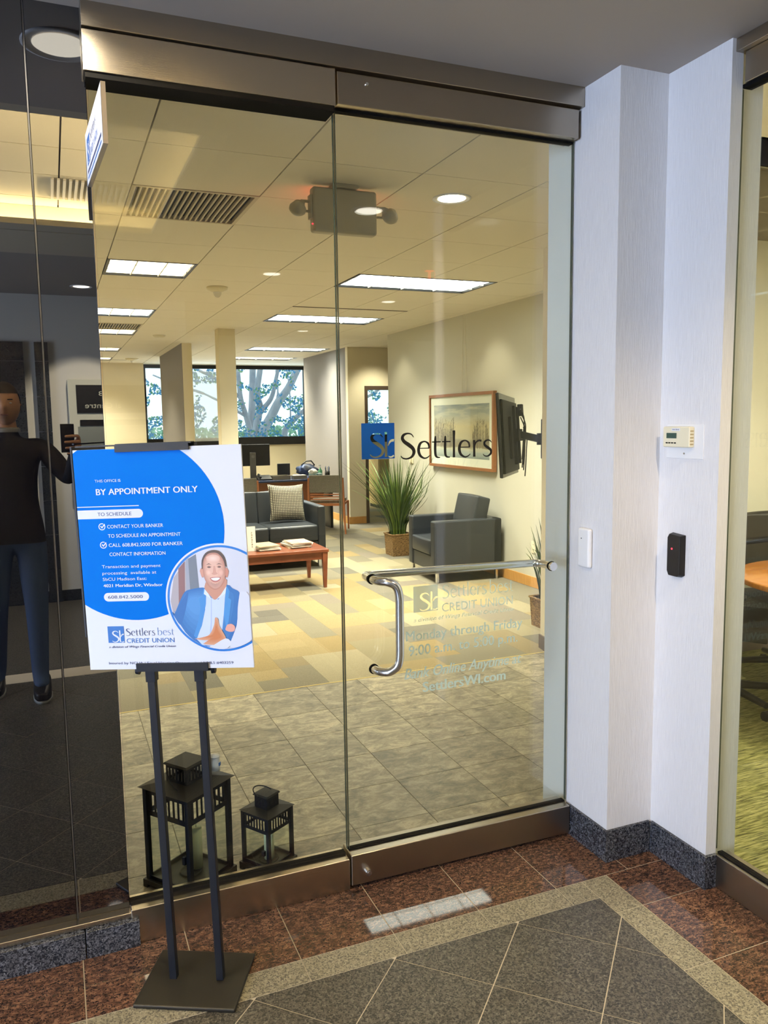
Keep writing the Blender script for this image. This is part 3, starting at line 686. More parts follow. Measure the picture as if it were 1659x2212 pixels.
ob('slot_diffuser', B(GX+2*T, GX+4*T, GY+7*T-.018, GY+7*T+.018, ZC-.003, ZC+.002), m_gap, co, label='dark linear slot diffuser')
ob('slot_diffuser', B(GX-.95*T, GX+.45*T, GY+18.75*T, GY+18.8*T, ZC-.003, ZC+.002), m_gap, co)
names = ['square troffer lamp nearest the entrance, warm white', 'wide troffer lamp nearest the glass door', 'second square troffer lamp from the entrance, cool white', 'wide troffer lamp just beyond the slot diffuser', 'square troffer lamp right behind the second air grille',
         'fourth square troffer lamp from the entrance in the left row', 'farthest square troffer lamp of the left row', 'wide troffer lamp above the far window', 'farthest wide troffer lamp, right against the window wall', 'unseen fill troffer added left of the entrance, front', 'unseen fill troffer added left of the entrance, middle', 'unseen fill troffer added left of the entrance, back']
for (i, j, w_, warm), lb in zip(troffers, names):
    x0, y0 = GX+i*T, GY+j*T; wd = w_*T
    e = empty('troffer_lamp', (x0, y0, ZC), lb, 'ceiling light', 'recessed troffer lamps of the office ceiling')
    f = .022
    ob('frame', MB().box(.002, f, .002, T-.002, -.003, .05).box(wd-f, wd-.002, .002, T-.002, -.003, .05).box(f, wd-f, .002, .016, -.003, .05).box(f, wd-f, T-.016, T-.002, -.003, .05), m_plasB, e)
    ob('diffuser', B(f, wd-f, .016, T-.016, .014, .024), m_lamp if warm else m_lampc, e)
    l = bpy.data.lights.new('troffer_light', 'AREA'); l.shape = 'RECTANGLE'; l.size = wd-.06; l.size_y = T-.06; l.energy = LAMPW*w_; l.color = WARM if warm else (1, .92, .74); l.spread = math.radians(108)
    lo = bpy.data.objects.new('troffer_light', l); COL.objects.link(lo); lo.location = (x0+wd/2, y0+T/2, ZC-.004)
    nc = 3 if w_ == 1 else 4; lv = MB()
    for k in range(1, nc): x = wd*k/nc; lv.box(x-.004, x+.004, .016, T-.016, .001, .014)
    for k in range(1, 3): y = T*k/3; lv.box(f, wd-f, y-.004, y+.004, .001, .014)
    ob('louver', lv, PM('louver', (.85, .83, .75), .4) if 'louver' not in bpy.data.materials else bpy.data.materials['louver'], e)
for (i, j), lb in (((-1, 1), 'slatted air grille in the ceiling nearest the entrance'), ((-1, 10), 'slatted air grille between two square lamps')):
    e = empty('air_grille', (GX+i*T, GY+j*T, ZC), lb, 'vent')
    ob('backing', B(.01, .6, .01, .6, .018, .022), m_gasket, e)
    ob('frame', MB().box(0, .02, 0, .61, -.004, .02).box(.59, .61, 0, .61, -.004, .02).box(.02, .59, 0, .02, -.004, .02).box(.02, .59, .59, .61, -.004, .02), m_gridbar, e)
    for k in range(19):
        ob('slat', MB().box(.04+k*.0285, .049+k*.0285, .02, .59, -.002, .015), m_gridbar, e)
downlight(1.079, 1.286, ZC, 'lit recessed downlight in the office ceiling near the door', .088, m_dl, 40, None, (1, .86, .6))
# unseen spots added to brighten the right-hand office walls
for x, y, lb in ((2.75, 4.6, None), (2.75, 6.9, None)):
    spot('fill_spot', (x, y, ZC-.05), 16, WARM, 85, .08, .8, (3.4, y, 1.2))
spot('fill_spot', (3.0, 10.4, ZC-.05), 16, (1, .93, .8), 80, .08, .8, (3.4, 10.3, 1.2))
spot('fill_spot', (3.75, 8.55, ZC-.05), 55, WARM, 90, .08, .8, (3.75, 9.3, 1.0))
area('window_daylight', (2.6, 13.3, 2.0), (2.6, 0, .9), 3.2, 1.2, 26, (.75, .87, 1))

# strobe, detectors
e = empty('ceiling_strobe', (.467, 4.335, ZC), 'round white fire alarm strobe on the office ceiling', 'alarm')
ob('body', MB().lathe([(0, -.040), (.045, -.040), (.06, -.032), (.085, -.018), (.088, .0), (0, 0)]), m_plasI, e)
ob('lens', MB().lathe([(0, -.085), (.012, -.083), (.026, -.070), (.034, -.052), (.034, -.038)]), glass_mat('strobe lens', (.85, .85, .85), 1.6), e)
e = empty('smoke_detector', (.467, 8.217, ZC), 'flat round smoke detector halfway down the office ceiling', 'detector')
ob('body', MB().lathe([(0, -.03), (.06, -.028), (.075, -.012), (.08, 0), (0, 0)]), m_plasI, e)
e = empty('ceiling_strobe', (.478, 12.1, ZC), 'small fire alarm strobe near the far cream wall', 'alarm')
ob('body', MB().lathe([(0, -.035), (.07, -.032), (.11, -.014), (.115, 0), (0, 0)]), m_plasI, e)
ob('lens', MB().lathe([(0, -.07), (.02, -.065), (.03, -.035)]), m_plasW, e)
# exit and emergency light, seen from behind
e = empty('emergency_light', (.49, 1.27, 2.49), 'beige exit and emergency light unit hung from the office ceiling, seen from behind', 'emergency light')
ob('housing', B(-.165, .160, -.03, .03, 0, .208), m_plasG, e, bevel=.014, seg=3)
ob('mount', B(-.065, .06, -.045, .045, .2085, .2255), m_plasG, e, bevel=.003)
ob('side_plate', B(-.176, -.1655, -.022, .022, .06, .17), m_plasG, e, bevel=.003)
ob('red_indicator', MB().lathe([(0, -.004), (.005, 0), (0, .004)], (-.1665, -.02, .035), 10), m_red, e)
ob('exit_face', B(-.13, .13, .0305, .033, .03, .18), PM('exit face', (.6, .1, .06), .4, emit=((1, .06, .03), 4)), e)
for sx in (-1, 1):
    h = MB(); cx = sx*.235
    h.lathe([(0, -.02), (.030, -.020), (.040, -.008), (.040, .006), (.022, .034), (0, .04)], (0, 0, 0), 24)
    v = []
    for x, y, z in h.v:   # tilt the lamp head down and outwards
        y2, z2 = y*math.cos(.9)-z*math.sin(.9), y*math.sin(.9)+z*math.cos(.9)
        v.append((cx+x, y2-.01, .100+z2))
    h.v = v; ob('lamp_head', h, m_plasG, e)
    ob('lamp_neck', MB().cyl((sx*.17, 0, .14), (sx*.215, 0, .14), .007).cyl((sx*.17, 0, .095), (sx*.215, 0, .095), .006).lathe([(0, -.02), (.02, -.012), (.022, .01), (0, .02)], (sx*.218, 0, .125), 16), m_plasG, e)
# ================================================================== POSTER STAND
EU = Vector((.891, -.454, 0)).normalized(); EN = Vector((-EU.y*-1, 0, 0))
EN = Vector((-.454, -.891, 0)).normalized()       # towards the viewer
EC = Vector((-.572, -.293, 0))
st = empty('poster_stand', EC, 'black double pole floor stand holding the appointment poster', 'sign stand')
Z = Vector((0, 0, 1))
ZL = (Z-EU*.026).normalized(); UL = (EU+Z*.026).normalized()     # the uprights lean a little
def eb(n, cu, cn, cz, a, b_, c, m=m_black, parent=st, bevel=.0, **k):
    return ob(n, MB().obox(UL*cu+EN*cn+ZL*cz, UL, EN, ZL, a, b_, c), m, parent, bevel=bevel, **k)
bc = Vector((-.571, -.293, 0))-EC
ob('base_plate', MB().obox(bc+Z*.006, EU, EN, Z, .1435, .117, .006), m_satin, st, bevel=.004)
for sx in (-1, 1):
    eb('pole', sx*.0685+.004, .0, .48, .0105, .0105, .468, bevel=.0015)
    eb('sleeve', sx*.0685+.004, .0, .925, .0135, .0135, .030, bevel=.001)
    eb('upper_pole', sx*.0685+.004, -.004, 1.24, .0085, .0055, .30)
    ob('knob', MB().cyl(UL*(sx*.086+.004)+ZL*.925, UL*(sx*.104+.004)+ZL*.925, .0035, n=10).cyl(UL*(sx*.102+.004)+ZL*.925, UL*(sx*.112+.004)+ZL*.925, .0115, .010, 16), m_black, st)
pz = .935
ob('lower_holder', MB().obox(UL*.004+EN*.025+ZL*(pz+.006), UL, EN, ZL, .100, .003, .011).obox(UL*.004+EN*.014+ZL*(pz-.004), UL, EN, ZL, .100, .012, .002).obox(UL*.004+EN*.006+ZL*(pz+.006), UL, EN, ZL, .100, .002, .011), m_black, st)
ob('upper_holder', MB().obox(UL*-.01+EN*.025+ZL*(pz+.602), UL, EN, ZL, .100, .003, .009).obox(UL*-.006+EN*.012+ZL*(pz+.6125), UL, EN, ZL, .103, .014, .002).obox(UL*.0+EN*.0+ZL*(pz+.604), UL, EN, ZL, .105, .002, .009), m_black, st)
ob('dark_top_strip', MB().obox(UL*-.155+EN*.006+ZL*(pz+.6105), UL, EN, ZL, .07, .006, .002), m_black, st)  # thin dark strip above the left part of the poster
# the poster itself
PO = empty('poster', EC+EN*.016+ZL*pz, 'blue and white appointment only poster with a smiling man in blue jacket', 'poster')
PWd, PH = .4572, .602
pu, pv = UL, ZL
PU0 = -pu*.2286
ob('board', MB().obox(PU0+pu*PWd/2+pv*PH/2, pu, pv, EN, PWd/2, PH/2, .0045), m_pwhite, PO)
Pp = Plane3(PU0+EN*.0047, pu, pv)
KU, KV = PWd/457.2, PH/609.6
class PS:
    def __call__(s, u_, v_, d=0): return Pp(u_*KU, v_*KV, d)
Ps = PS()
def circ_clip(cx, cy, r, x0=0, x1=457, y0=0, y1=609.5, n=96):
    q = arc(cx, cy, r, 0, 360, n)[:-1]
    for c in ((1, 0, -x0), (-1, 0, x1), (0, 1, -y0), (0, -1, y1)): q = clip(q, *c)
    return q
shape('blue_disc', Ps, circ_clip(146, 393, 254), m_pblue, PO, .0003)
shape('photo_border', Ps, circ_clip(379, 194, 152), m_pwhite, PO, .0006)
shape('photo_ring', Ps, circ_clip(379, 194, 147), m_pring, PO, .0009)
shape('photo_ground', Ps, circ_clip(379, 194, 141), PM('photo pale ground', (.66, .66, .72), .5), PO, .0012)
def ph(pts, c, d, n='photo_area', k=0):
    q = list(pts)
    if k: q = [p[:2] for p in cr_path([(x, y, 0) for x, y in pts]+[(pts[0][0], pts[0][1], 0)], k)][:-1]
    q = [(379+(x-379)*min(1, 140.5/max(1e-6, math.hypot(x-379, y-194))), 194+(y-194)*min(1, 140.5/max(1e-6, math.hypot(x-379, y-194)))) for x, y in q]
    q = [(min(x, 457), y) for x, y in q]
    P3 = [Ps(x, y, d) for x, y in q]
    key = 'print %.2f %.2f %.2f' % c; m = bpy.data.materials.get(key) or PM(key, c, .5)
    me = MB().add(P3, [tuple(range(len(P3)))]); bm = bmesh.new(); tmp = me.mesh(n, m); bm.from_mesh(tmp); bmesh.ops.triangulate(bm, faces=bm.faces); bm.to_mesh(tmp); bm.free()
    return ob(n, tmp, None, PO)
dd = .0014
def grad(pts, c0, c1, d, n, k=3, steps=6, cx=None, cy=None, to=.25, ease=1.0):
    q = [p[:2] for p in cr_path([(x, y, 0) for x, y in pts]+[(pts[0][0], pts[0][1], 0)], k)][:-1]
    mx = sum(p[0] for p in q)/len(q) if cx is None else cx; my = sum(p[1] for p in q)/len(q) if cy is None else cy
    for i in range(steps):
        t = i/(steps-1); f = 1-(1-to)*t; c = tuple(round(a+(b_-a)*t**ease, 3) for a, b_ in zip(c0, c1))
        ph([(mx+(x-mx)*f, my+(y-my)*f) for x, y in q], c, d+i*.000012, n)
ph([(253, 255), (288, 300), (292, 226), (292, 120), (245, 150), (240, 190)], (.42, .38, .40), dd)
ph([(296, 306), (318, 318), (322, 200), (292, 160), (290, 240)], (.16, .19, .24), dd+.0001)
ph([(288, 302), (296, 308), (296, 200), (284, 180)], (.34, .36, .42), dd+.0002)
ph([(264, 282), (286, 300), (280, 190), (262, 175)], (.24, .13, .13), dd+.0003)
# jacket, shirt
grad([(240, 160), (246, 150), (262, 182), (280, 214), (300, 222), (330, 226), (352, 222), (398, 232), (412, 222), (432, 208), (430, 170), (418, 120), (408, 70), (330, 60), (284, 92), (262, 125)], (.03, .14, .42), (.08, .26, .60), dd+.0004, 'jacket', 3, 6, 300, 190, .3)
ph([(246, 150), (270, 188), (290, 215), (284, 180), (272, 140), (262, 124)], (.03, .13, .40), dd+.0005, 'jacket_shadow', 3)
ph([(333, 222), (352, 196), (372, 192), (396, 226), (390, 196), (384, 150), (376, 100), (360, 60), (318, 64), (304, 84), (322, 120), (334, 165)], (.62, .70, .86), dd+.0006, 'shirt')
ph([(352, 198), (354, 196), (350, 130), (345, 80), (340, 80), (347, 130)], (.44, .53, .74), dd+.0007, 'shirt_fold')
ph([(333, 224), (340, 214), (337, 180), (322, 122), (306, 84), (298, 92), (312, 130), (322, 170), (318, 196), (328, 200)], (.06, .25, .60), dd+.0008, 'lapel')
ph([(397, 230), (404, 214), (400, 196), (407, 190), (396, 130), (388, 110), (384, 150), (391, 196)], (.06, .25, .60), dd+.0008, 'lapel')
ph([(336, 222), (333, 208), (350, 196), (354, 192), (346, 208)], (.74, .80, .92), dd+.001, 'collar')
ph([(396, 228), (392, 208), (374, 196), (364, 190), (380, 206)], (.74, .80, .92), dd+.001, 'collar')
# neck and head
ph([(340, 240), (336, 222), (348, 206), (360, 192), (370, 196), (388, 212), (396, 228), (394, 250)], (.58, .29, .20), dd+.0009, 'neck', 3)
ph([(326, 272), (330, 280), (335, 276), (336, 258), (331, 254)], (.66, .33, .24), dd+.0011, 'ear', 3)
ph([(405, 270), (400, 279), (396, 274), (396, 254), (401, 254)], (.60, .26, .18), dd+.0011, 'ear', 3)
ph([(332, 276), (333, 300), (344, 320), (362, 328), (382, 325), (396, 308), (400, 284), (396, 284), (360, 318), (338, 282)], (.07, .05, .045), dd+.0012, 'hair', 3)
grad([(335, 282), (339, 303), (350, 317), (364, 321), (379, 318), (391, 303), (396, 282), (395, 256), (390, 238), (378, 224), (364, 219), (351, 226), (341, 242), (336, 260)], (.50, .235, .165), (.80, .50, .38), dd+.0013, 'face', 4, 9, 360, 275, .45, .7)
grad([(346, 310), (364, 316), (382, 310), (378, 296), (350, 296)], (.80, .50, .38), (.92, .68, .56), dd+.00145, 'forehead', 3, 5)
grad([(343, 272), (352, 276), (358, 268), (354, 258), (345, 260)], (.80, .48, .36), (.90, .60, .48), dd+.00146, 'cheek', 3, 5)
grad([(374, 272), (384, 275), (390, 268), (386, 258), (377, 258)], (.76, .43, .32), (.84, .52, .40), dd+.00146, 'cheek', 3, 5)
for cx in (352, 380): grad([(cx-9, 283), (cx, 288), (cx+9, 283), (cx, 277)], (.74, .44, .33), (.52, .27, .19), dd+.0015, 'eye_shade', 3, 4)
for cx, w_ in ((352, 8), (380, 8)):
    ph([(cx-w_, 288), (cx, 292), (cx+w_, 288), (cx, 289.5)], (.10, .06, .04), dd+.0016, 'eyebrow')
    ph([(cx-5.5, 281.5), (cx, 284), (cx+5.5, 281.5), (cx, 279.5)], (.12, .07, .06), dd+.0016, 'eye', 3)
ph([(364, 284), (362, 268), (358, 263), (366, 260), (375, 263), (371, 268), (369, 284)], (.66, .34, .25), dd+.0015, 'nose', 2)
ph([(352, 252), (360, 254), (372, 254), (383, 253), (378, 244), (368, 240), (358, 243)], (.50, .18, .15), dd+.0016, 'lips', 3)
ph([(355, 251), (368, 252.5), (380, 251.5), (375, 246), (368, 244), (360, 246)], (.93, .91, .90), dd+.0017, 'teeth', 3)
grad([(347, 246), (351, 232), (364, 222), (379, 228), (387, 245), (378, 238), (366, 234), (356, 238)], (.58, .33, .25), (.48, .28, .22), dd+.00148, 'beard_shade', 3, 3)
# hand and the blurred neighbour
ph([(432, 212), (424, 170), (418, 120), (396, 60), (440, 66), (457, 80), (457, 200)], (.70, .71, .78), dd+.0018, 'blurred_figure', 3)
grad([(300, 84), (322, 88), (342, 96), (356, 122), (360, 142), (368, 138), (370, 120), (380, 100), (386, 84), (378, 74), (352, 66), (322, 70), (344, 78), (320, 80)], (.66, .34, .20), (.58, .20, .07), dd+.002, 'hand', 3, 5, 360, 95, .5)
ph([(392, 122), (404, 124), (413, 116), (410, 104), (398, 102), (386, 108)], (.78, .38, .30), dd+.002, 'hand', 3)
ph([(352, 66), (386, 84), (400, 70), (380, 53), (340, 60)], (.72, .73, .80), dd+.0022, 'cuff', 3)
# words
def pt(s_, u_, v_, w_, c_, m=m_pwhite, **k): return text('lettering', Ps, s_, u_, v_, w_, c_, m, PO, .0009, **k)
pt('THIS OFFICE IS', 55, 521, 71, 7.6); pt('BY APPOINTMENT ONLY', 56, 486.5, 279, 17.5, bold=.022)
shape('rule', Ps, [(0, 453.8), (171, 453.8), (171, 456), (0, 456)], m_pwhite, PO, .0006)
shape('heading_pill', Ps, [(0, 422)]+arc(169, 434, 12, -90, 90, 16)+[(0, 446)], m_pwhite, PO, .0006)
pt('TO SCHEDULE', 55.5, 429.3, 94, 10, m_pink, bold=.012)
for v_ in (400, 349.5):
    r1, r2 = arc(65, v_, 9.5, 60, 395, 28), arc(65, v_, 7.2, 60, 395, 28)
    ob('check_icon', MB().add([Ps(*p, .0008) for p in r1+r2], [(i, i+1, 30+i, 29+i) for i in range(28)]).add([Ps(x_, y_, .0008) for x_, y_ in ((60, v_+1), (62.5, v_+3), (65, v_-.5), (72, v_+8), (74, v_+6), (65, v_-5))], [(0, 1, 2, 5), (2, 3, 4, 5)]), m_pwhite, PO)
pt('CONTACT YOUR BANKER', 79.5, 395, 154.5, 10, bold=.005); pt('TO SCHEDULE AN APPOINTMENT', 80, 369.5, 200, 10, bold=.005)
pt('CALL 608.842.5000 FOR BANKER', 80, 344, 204, 10, bold=.005); pt('CONTACT INFORMATION', 80, 318.8, 155, 10, bold=.005)
pt('Transaction and payment', 56, 285.6, 163, 8.8); pt('processing  available at', 56, 267.6, 150, 8.8); pt('SbCU Madison East:', 56, 250.6, 122, 8.8)
pt('4021 Meridian Dr, Windsor', 56, 232.6, 165.5, 8.8, bold=.025)
shape('phone_pill', Ps, arc(67, 204.6, 12, 90, 270, 16)+arc(169, 204.6, 12, -90, 90, 16), m_pwhite, PO, .0006)
pt('608.842.5000', 66.5, 200.3, 97, 9.2, m_pink, bold=.012)
class PSo:
    def __call__(s, u_, v_, d=0): return Ps(u_, v_, d)
sb_logo('logo_square', Ps, 57.8, 76, 45.6, 46.5, m_plogo, PO, .0006, m_pwhite)
humanist('lettering', Ps, 'Settlers', 108, 95.3, 83, 20, m_pink, PO, .0009, .8)
humanist('lettering', Ps, 'best', 196, 95.3, 47.5, 20, m_plogo, PO, .0009, .55)
pt('CREDIT UNION', 109, 75, 133.5, 13.2, m_plogo); pt('a division of Wings Financial Credit Union', 58, 61.5, 187.5, 6.2, m_pink, shear=.25, bold=.01)
pt('Insured by NCUA | Equal Housing Opportunity | NMLS #403259', 54.5, 15, 347, 7.4, m_pink, slope=-.010)

# ================================================================== PROJECTING SIGN
ps = empty('projecting_sign', (-.728, -.2, 2.33), 'slim blue and white sign projecting from the cladding edge above', 'sign', rz=0)
sgn = MB(); a_, b_ = Vector((-.736, -.014, 0)), Vector((-.717, -.402, 0)); off = Vector((-.728, -.2, 2.33))
dU = (a_-b_).normalized(); dN = Vector((dU.y, -dU.x, 0)); cS = (a_+b_)/2-Vector((-.728, -.2, 0))
L_ = (a_-b_).length/2
ob('panel', MB().obox(cS+dN*.0055, dU, dN, Z, L_, .0055, .070), PM('sign edge', (.30, .26, .22), .4, metal=.4), ps)
# viewer-side face (towards -x)
b2 = b_-Vector((-.728, -.2, 0)); Pz = Plane3(b2+Z*-.070-dN*.0005, dU, Z)
if Pz.n.x > 0: Pz = Plane3(a_-Vector((-.728, -.2, 0))+Z*-.070-dN*.0005, -dU, Z)
shape('face', Pz, [(.002, .002), (2*L_-.002, .002), (2*L_-.002, .138), (.002, .138)], m_pwhite, ps, .0)
sb_logo('logo', Pz, .035, .045, .07, .07, m_plogo, ps, .0003, m_pwhite)
humanist('lettering', Pz, 'Settlers', .115, .085, .15, .030, m_pink, ps, .0004, .9)
text('lettering', Pz, 'CREDIT UNION', .115, .050, .17, .02, m_plogo, ps)
shape('rule', Pz, [(.03, .026), (.36, .026), (.36, .034), (.03, .034)], m_pink, ps, .0004)
shape('rule', Pz, [(.03, .012), (.36, .012), (.36, .017), (.03, .017)], m_plogo, ps, .0004)

# ================================================================== WALL DEVICES
# thermostat on its white plate (wall x = XK facing -x)
e = empty('thermostat', (XK, -.37, 1.515), 'cream thermostat with small green display on a square white plate', 'thermostat')
ob('wall_plate', B(-.003, 0, -.086, .084, -.058, .057), m_plasW, e, bevel=.001)
hs_ = ob('housing', B(-.026, -.003, -.046, .078, -.020, .049), m_plasI, e, bevel=.004)
Pt = Plane3((-.0262, .078, -.020), (0, -1, 0), (0, 0, 1))
shape('display', Pt, [(.018, .030), (.066, .030), (.066, .048), (.018, .048)], m_lcd, hs_, .0004)
shape('name_label', Pt, [(.042, .055), (.082, .055), (.082, .064), (.042, .064)], m_plasW, hs_, .0004)
text('label_text', Pt, 'VAV 8101', .045, .0575, .032, .0045, m_pink, hs_, .0007, bold=.02)
for k in range(4): shape('button', Pt, [(.015+k*.013, .0125), (.025+k*.013, .0125), (.025+k*.013, .0165), (.015+k*.013, .0165)], m_gasket, hs_, .0004)
ob('plate_screw', MB().cyl((-.003, -.0, -.041), (-.0045, 0, -.041), .003, n=12), m_steelD, e)
sl = MB()
for k in range(5): sl.box(-.022, -.008, -.0465, -.0455, -.012+k*.011, -.007+k*.011)
ob('side_slots', sl, PM('slots', (.45, .36, .18), .6), e)
# black card reader
e = empty('card_reader', (XK, -.352, 1.125), 'slim black card reader with a tiny red light', 'card reader')
bd = MB(); yz = [(-.036, -.068), (-.022, -.076), (.026, -.076), (.036, -.060), (.036, .062), (.026, .076), (-.036, .072)]
n = len(yz); bd.add([(0, y, z) for y, z in yz]+[(-.022, y*.82, z*.95) for y, z in yz], [tuple(range(n-1, -1, -1)), tuple(range(n, 2*n))]+[(i, (i+1) % n, n+(i+1) % n, n+i) for i in range(n)])
ob('housing', bd, m_plasB, e, bevel=.002); ob('red_indicator', MB().cyl((-.0215, .006, .022), (-.0235, .006, .022), .0032, n=10), m_red, e)
# white reader near the door
e = empty('door_sensor', (XJ, -.110, 1.13), 'slim white rounded reader on the jamb beside the door', 'card reader')
ob('housing', MB().box(-.020, 0, -.034, .034, -.072, .072), m_plasW, e, bevel=.009, seg=3); ob('indicator', MB().cyl((-.020, .008, .035), (-.0212, .008, .035), .002, n=8), m_gasket, e)

# ================================================================== LANTERNS
def lantern(name_label, c, rot_, k, hb_, roof, cap, H, zr, candle, cz, latchless=False):
    e = empty('lantern', (*c, 0), name_label, 'lantern', 'black metal candle lanterns behind the sidelight', rz=rot_)
    h = k/2
    ob('base', MB().box(-hb_/2, hb_/2, -hb_/2, hb_/2, .012, .028).box(-hb_/2, hb_/2, -hb_/2, -hb_/2+.02, 0, .012).box(-hb_/2, hb_/2, hb_/2-.02, hb_/2, 0, .012), m_satin, e, bevel=.001)
    ob('candle_plate', MB().lathe([(0, .030), (.034, .030), (.036, .034), (.038, .030), (.038, .028)], (0, 0, 0), 28), m_satin, e)
    pw_ = .006*max(1, H/.33); zt = zr
    for sx in (-1, 1):
        for sy in (-1, 1):
            ob('post', B(sx*h-pw_, sx*h+pw_, sy*h-pw_, sy*h+pw_, .028, zt), m_black, e)
    fz = zt-.19*H       # pierced band
    for q in range(4):
        mb = MB(); mb.box(-h, h, -h-.002, -h+.002, fz-.016*H/.4, fz).box(-h, h, -h-.002, -h+.002, zt-.022*H/.4, zt)
        nb = 9
        for t in range(nb+1):
            x = -h+(2*h)*t/nb; mb.box(x-.0028*H/.4, x+.0028*H/.4, -h-.002, -h+.002, fz, zt-.02*H/.4)
        if q in (1, 2) and H > .4:
            mb.obox((0, -h, (fz+zt)/2), (.8, 0, .6), (0, 1, 0), (-.6, 0, .8), .045, .002, .006)
        mb.box(-h, h, -h-.002, -h+.002, .028, .040)
        mb.rot(q*math.pi/2); ob('pierced_panel', mb, m_black, e)
        g_ = MB().box(-h+.006, h-.006, -h+.001, -h+.003, .040, fz-.01).rot(q*math.pi/2); ob('glass_pane', g_, m_pglass, e)
    mb = MB(); r0, r1 = roof/2, cap*.40
    mb.add([(-r0, -r0, zt), (r0, -r0, zt), (r0, r0, zt), (-r0, r0, zt), (-r1, -r1, zt+.012*H/.4), (r1, -r1, zt+.012*H/.4), (r1, r1, zt+.012*H/.4), (-r1, r1, zt+.012*H/.4)], [(0, 1, 5, 4), (1, 2, 6, 5), (2, 3, 7, 6), (3, 0, 4, 7), (0, 3, 2, 1), (4, 5, 6, 7)])
    ob('roof', mb, m_satin, e)
    # chimney
    hc = cap*.42; zb = zt+.010*H/.4; zc_ = H-.004
    for q in range(4):
        mb = MB(); mb.box(-hc, hc, -hc-.0015, -hc+.0015, zb, zb+.012).box(-hc, hc, -hc-.0015, -hc+.0015, zc_-.012, zc_)
        for t in range(7):
            x = -hc+2*hc*t/6; wq = .0035 if t not in (0, 6) else .007
            mb.box(max(x-wq, -hc), min(x+wq, hc), -hc-.0015, -hc+.0015, zb, zc_)
        mb.rot(q*math.pi/2); ob('chimney_panel', mb, m_black, e)
    rc_ = cap/2
    ob('cap', MB().add([(-rc_, -rc_, zc_), (rc_, -rc_, zc_), (rc_, rc_, zc_), (-rc_, rc_, zc_), (-rc_*.9, -rc_*.9, H+.002), (rc_*.9, -rc_*.9, H+.002), (rc_*.9, rc_*.9, H+.002), (-rc_*.9, rc_*.9, H+.002)], [(0, 1, 5, 4), (1, 2, 6, 5), (2, 3, 7, 6), (3, 0, 4, 7), (0, 3, 2, 1), (4, 5, 6, 7)]), m_satin, e)
    ob('latch', B(-h-.014, -h-.004, -h+.01, -h+.022, .12*H/.4, .145*H/.4), m_black, e)
    cn = empty('candle', (0, 0, 0), None, None)
    bpy.data.objects.remove(cn)
    return e
LB, LS = (-.503, .243), (-.229, .218)
lb_ = lantern('large black metal lantern with a pierced roof band, left behind the glass', LB, math.radians(37), .195, .228, .235, .112, .438, .362, None, None)
ob('carry_ring', MB().tube([(.068*math.cos(t/14*math.pi), .0-.10*math.sin(t/14*math.pi), .405-.050*math.sin(t/14*math.pi)) for t in range(15)], .0022, 8).rot(-.6), m_black, lb_)
ls_ = lantern('small black metal lantern with its ring handle resting on the cap', LS, math.radians(33), .120, .148, .142, .070, .278, .222, None, None)
ob('carry_ring', MB().tube([(-.034+.068*(1-math.cos(t/14*math.pi))/2-.02, .045*math.sin(t/14*math.pi)-.01, .287+.012*math.sin(t/14*math.pi)) for t in range(15)], .0022, 8), m_black, ls_)
for (x, y), r_, h_, lb in ((( -.476, .262), .020, .150, 'cream pillar candle inside the large lantern'), ((-.226, .215), .018, .105, 'cream pillar candle inside the small lantern')):
    e = empty('candle', (x, y, .0305), lb, 'candle')
    ob('wax', MB().lathe([(0, 0), (r_, 0), (r_, h_-.004), (r_-.003, h_), (0, h_-.003)], n=24), m_wax, e)
    ob('wick', MB().cyl((0, 0, h_-.004), (.001, 0, h_+.008), .0008, n=6), m_black, e)
# white door chime sensor standing on the big roof
e = empty('motion_sensor', (-.400, .262, .3755), 'small white oval gadget with blue side on the large lantern roof', 'sensor', rz=math.radians(-35))
ob('body', MB().lathe([(0, 0), (.016, 0), (.017, .02), (.0155, .05), (.0165, .056), (.0, .060)], n=28, sx=1.1, sy=.8), m_plasW, e)
ob('face_disc', MB().lathe([(0, -.003), (.015, -.003), (.018, 0), (.018, .003), (0, .003)], (0, 0, .05), 28), m_plasW, e)
ob('blue_button', B(.014, .020, -.006, .006, .018, .030), m_plogo, e, bevel=.001)

# ================================================================== OFFICE FURNITURE
def soft(n, x0, x1, y0, y1, z0, z1, m, par, r=.03, seg=4, puff=0):
    mb = MB()
    if not puff: mb.box(x0, x1, y0, y1, z0, z1); return ob(n, mb, m, par, bevel=r, seg=seg)
    N_ = 8; cx, cy, cz = (x0+x1)/2, (y0+y1)/2, (z0+z1)/2
    bm = bmesh.new(); bmesh.ops.create_cube(bm, size=2); bmesh.ops.subdivide_edges(bm, edges=bm.edges, cuts=N_, use_grid_fill=True)
    for v in bm.verts:
        a, b_, c = v.co; 
        ea, eb_, ec = 1-abs(a)**4, 1-abs(b_)**4, 1-abs(c)**4
        s_ = Vector(((x1-x0)/2*a, (y1-y0)/2*b_, (z1-z0)/2*c))
        nrm = Vector((a if abs(a) > .99 else 0, b_ if abs(b_) > .99 else 0, c if abs(c) > .99 else 0))
        if abs(a) > .99: s_.x += math.copysign(puff*(1-b_*b_)*(1-c*c), a)
        if abs(b_) > .99: s_.y += math.copysign(puff*(1-a*a)*(1-c*c), b_)
        if abs(c) > .99: s_.z += math.copysign(puff*(1-b_*b_)*(1-a*a), c)
        v.co = Vector((cx, cy, cz))+s_
    me = bpy.data.meshes.new(n); bm.to_mesh(me); bm.free(); me.materials.append(m)
    for p in me.polygons: p.use_smooth = True
    return ob(n, me, None, par, bevel=r, seg=3)
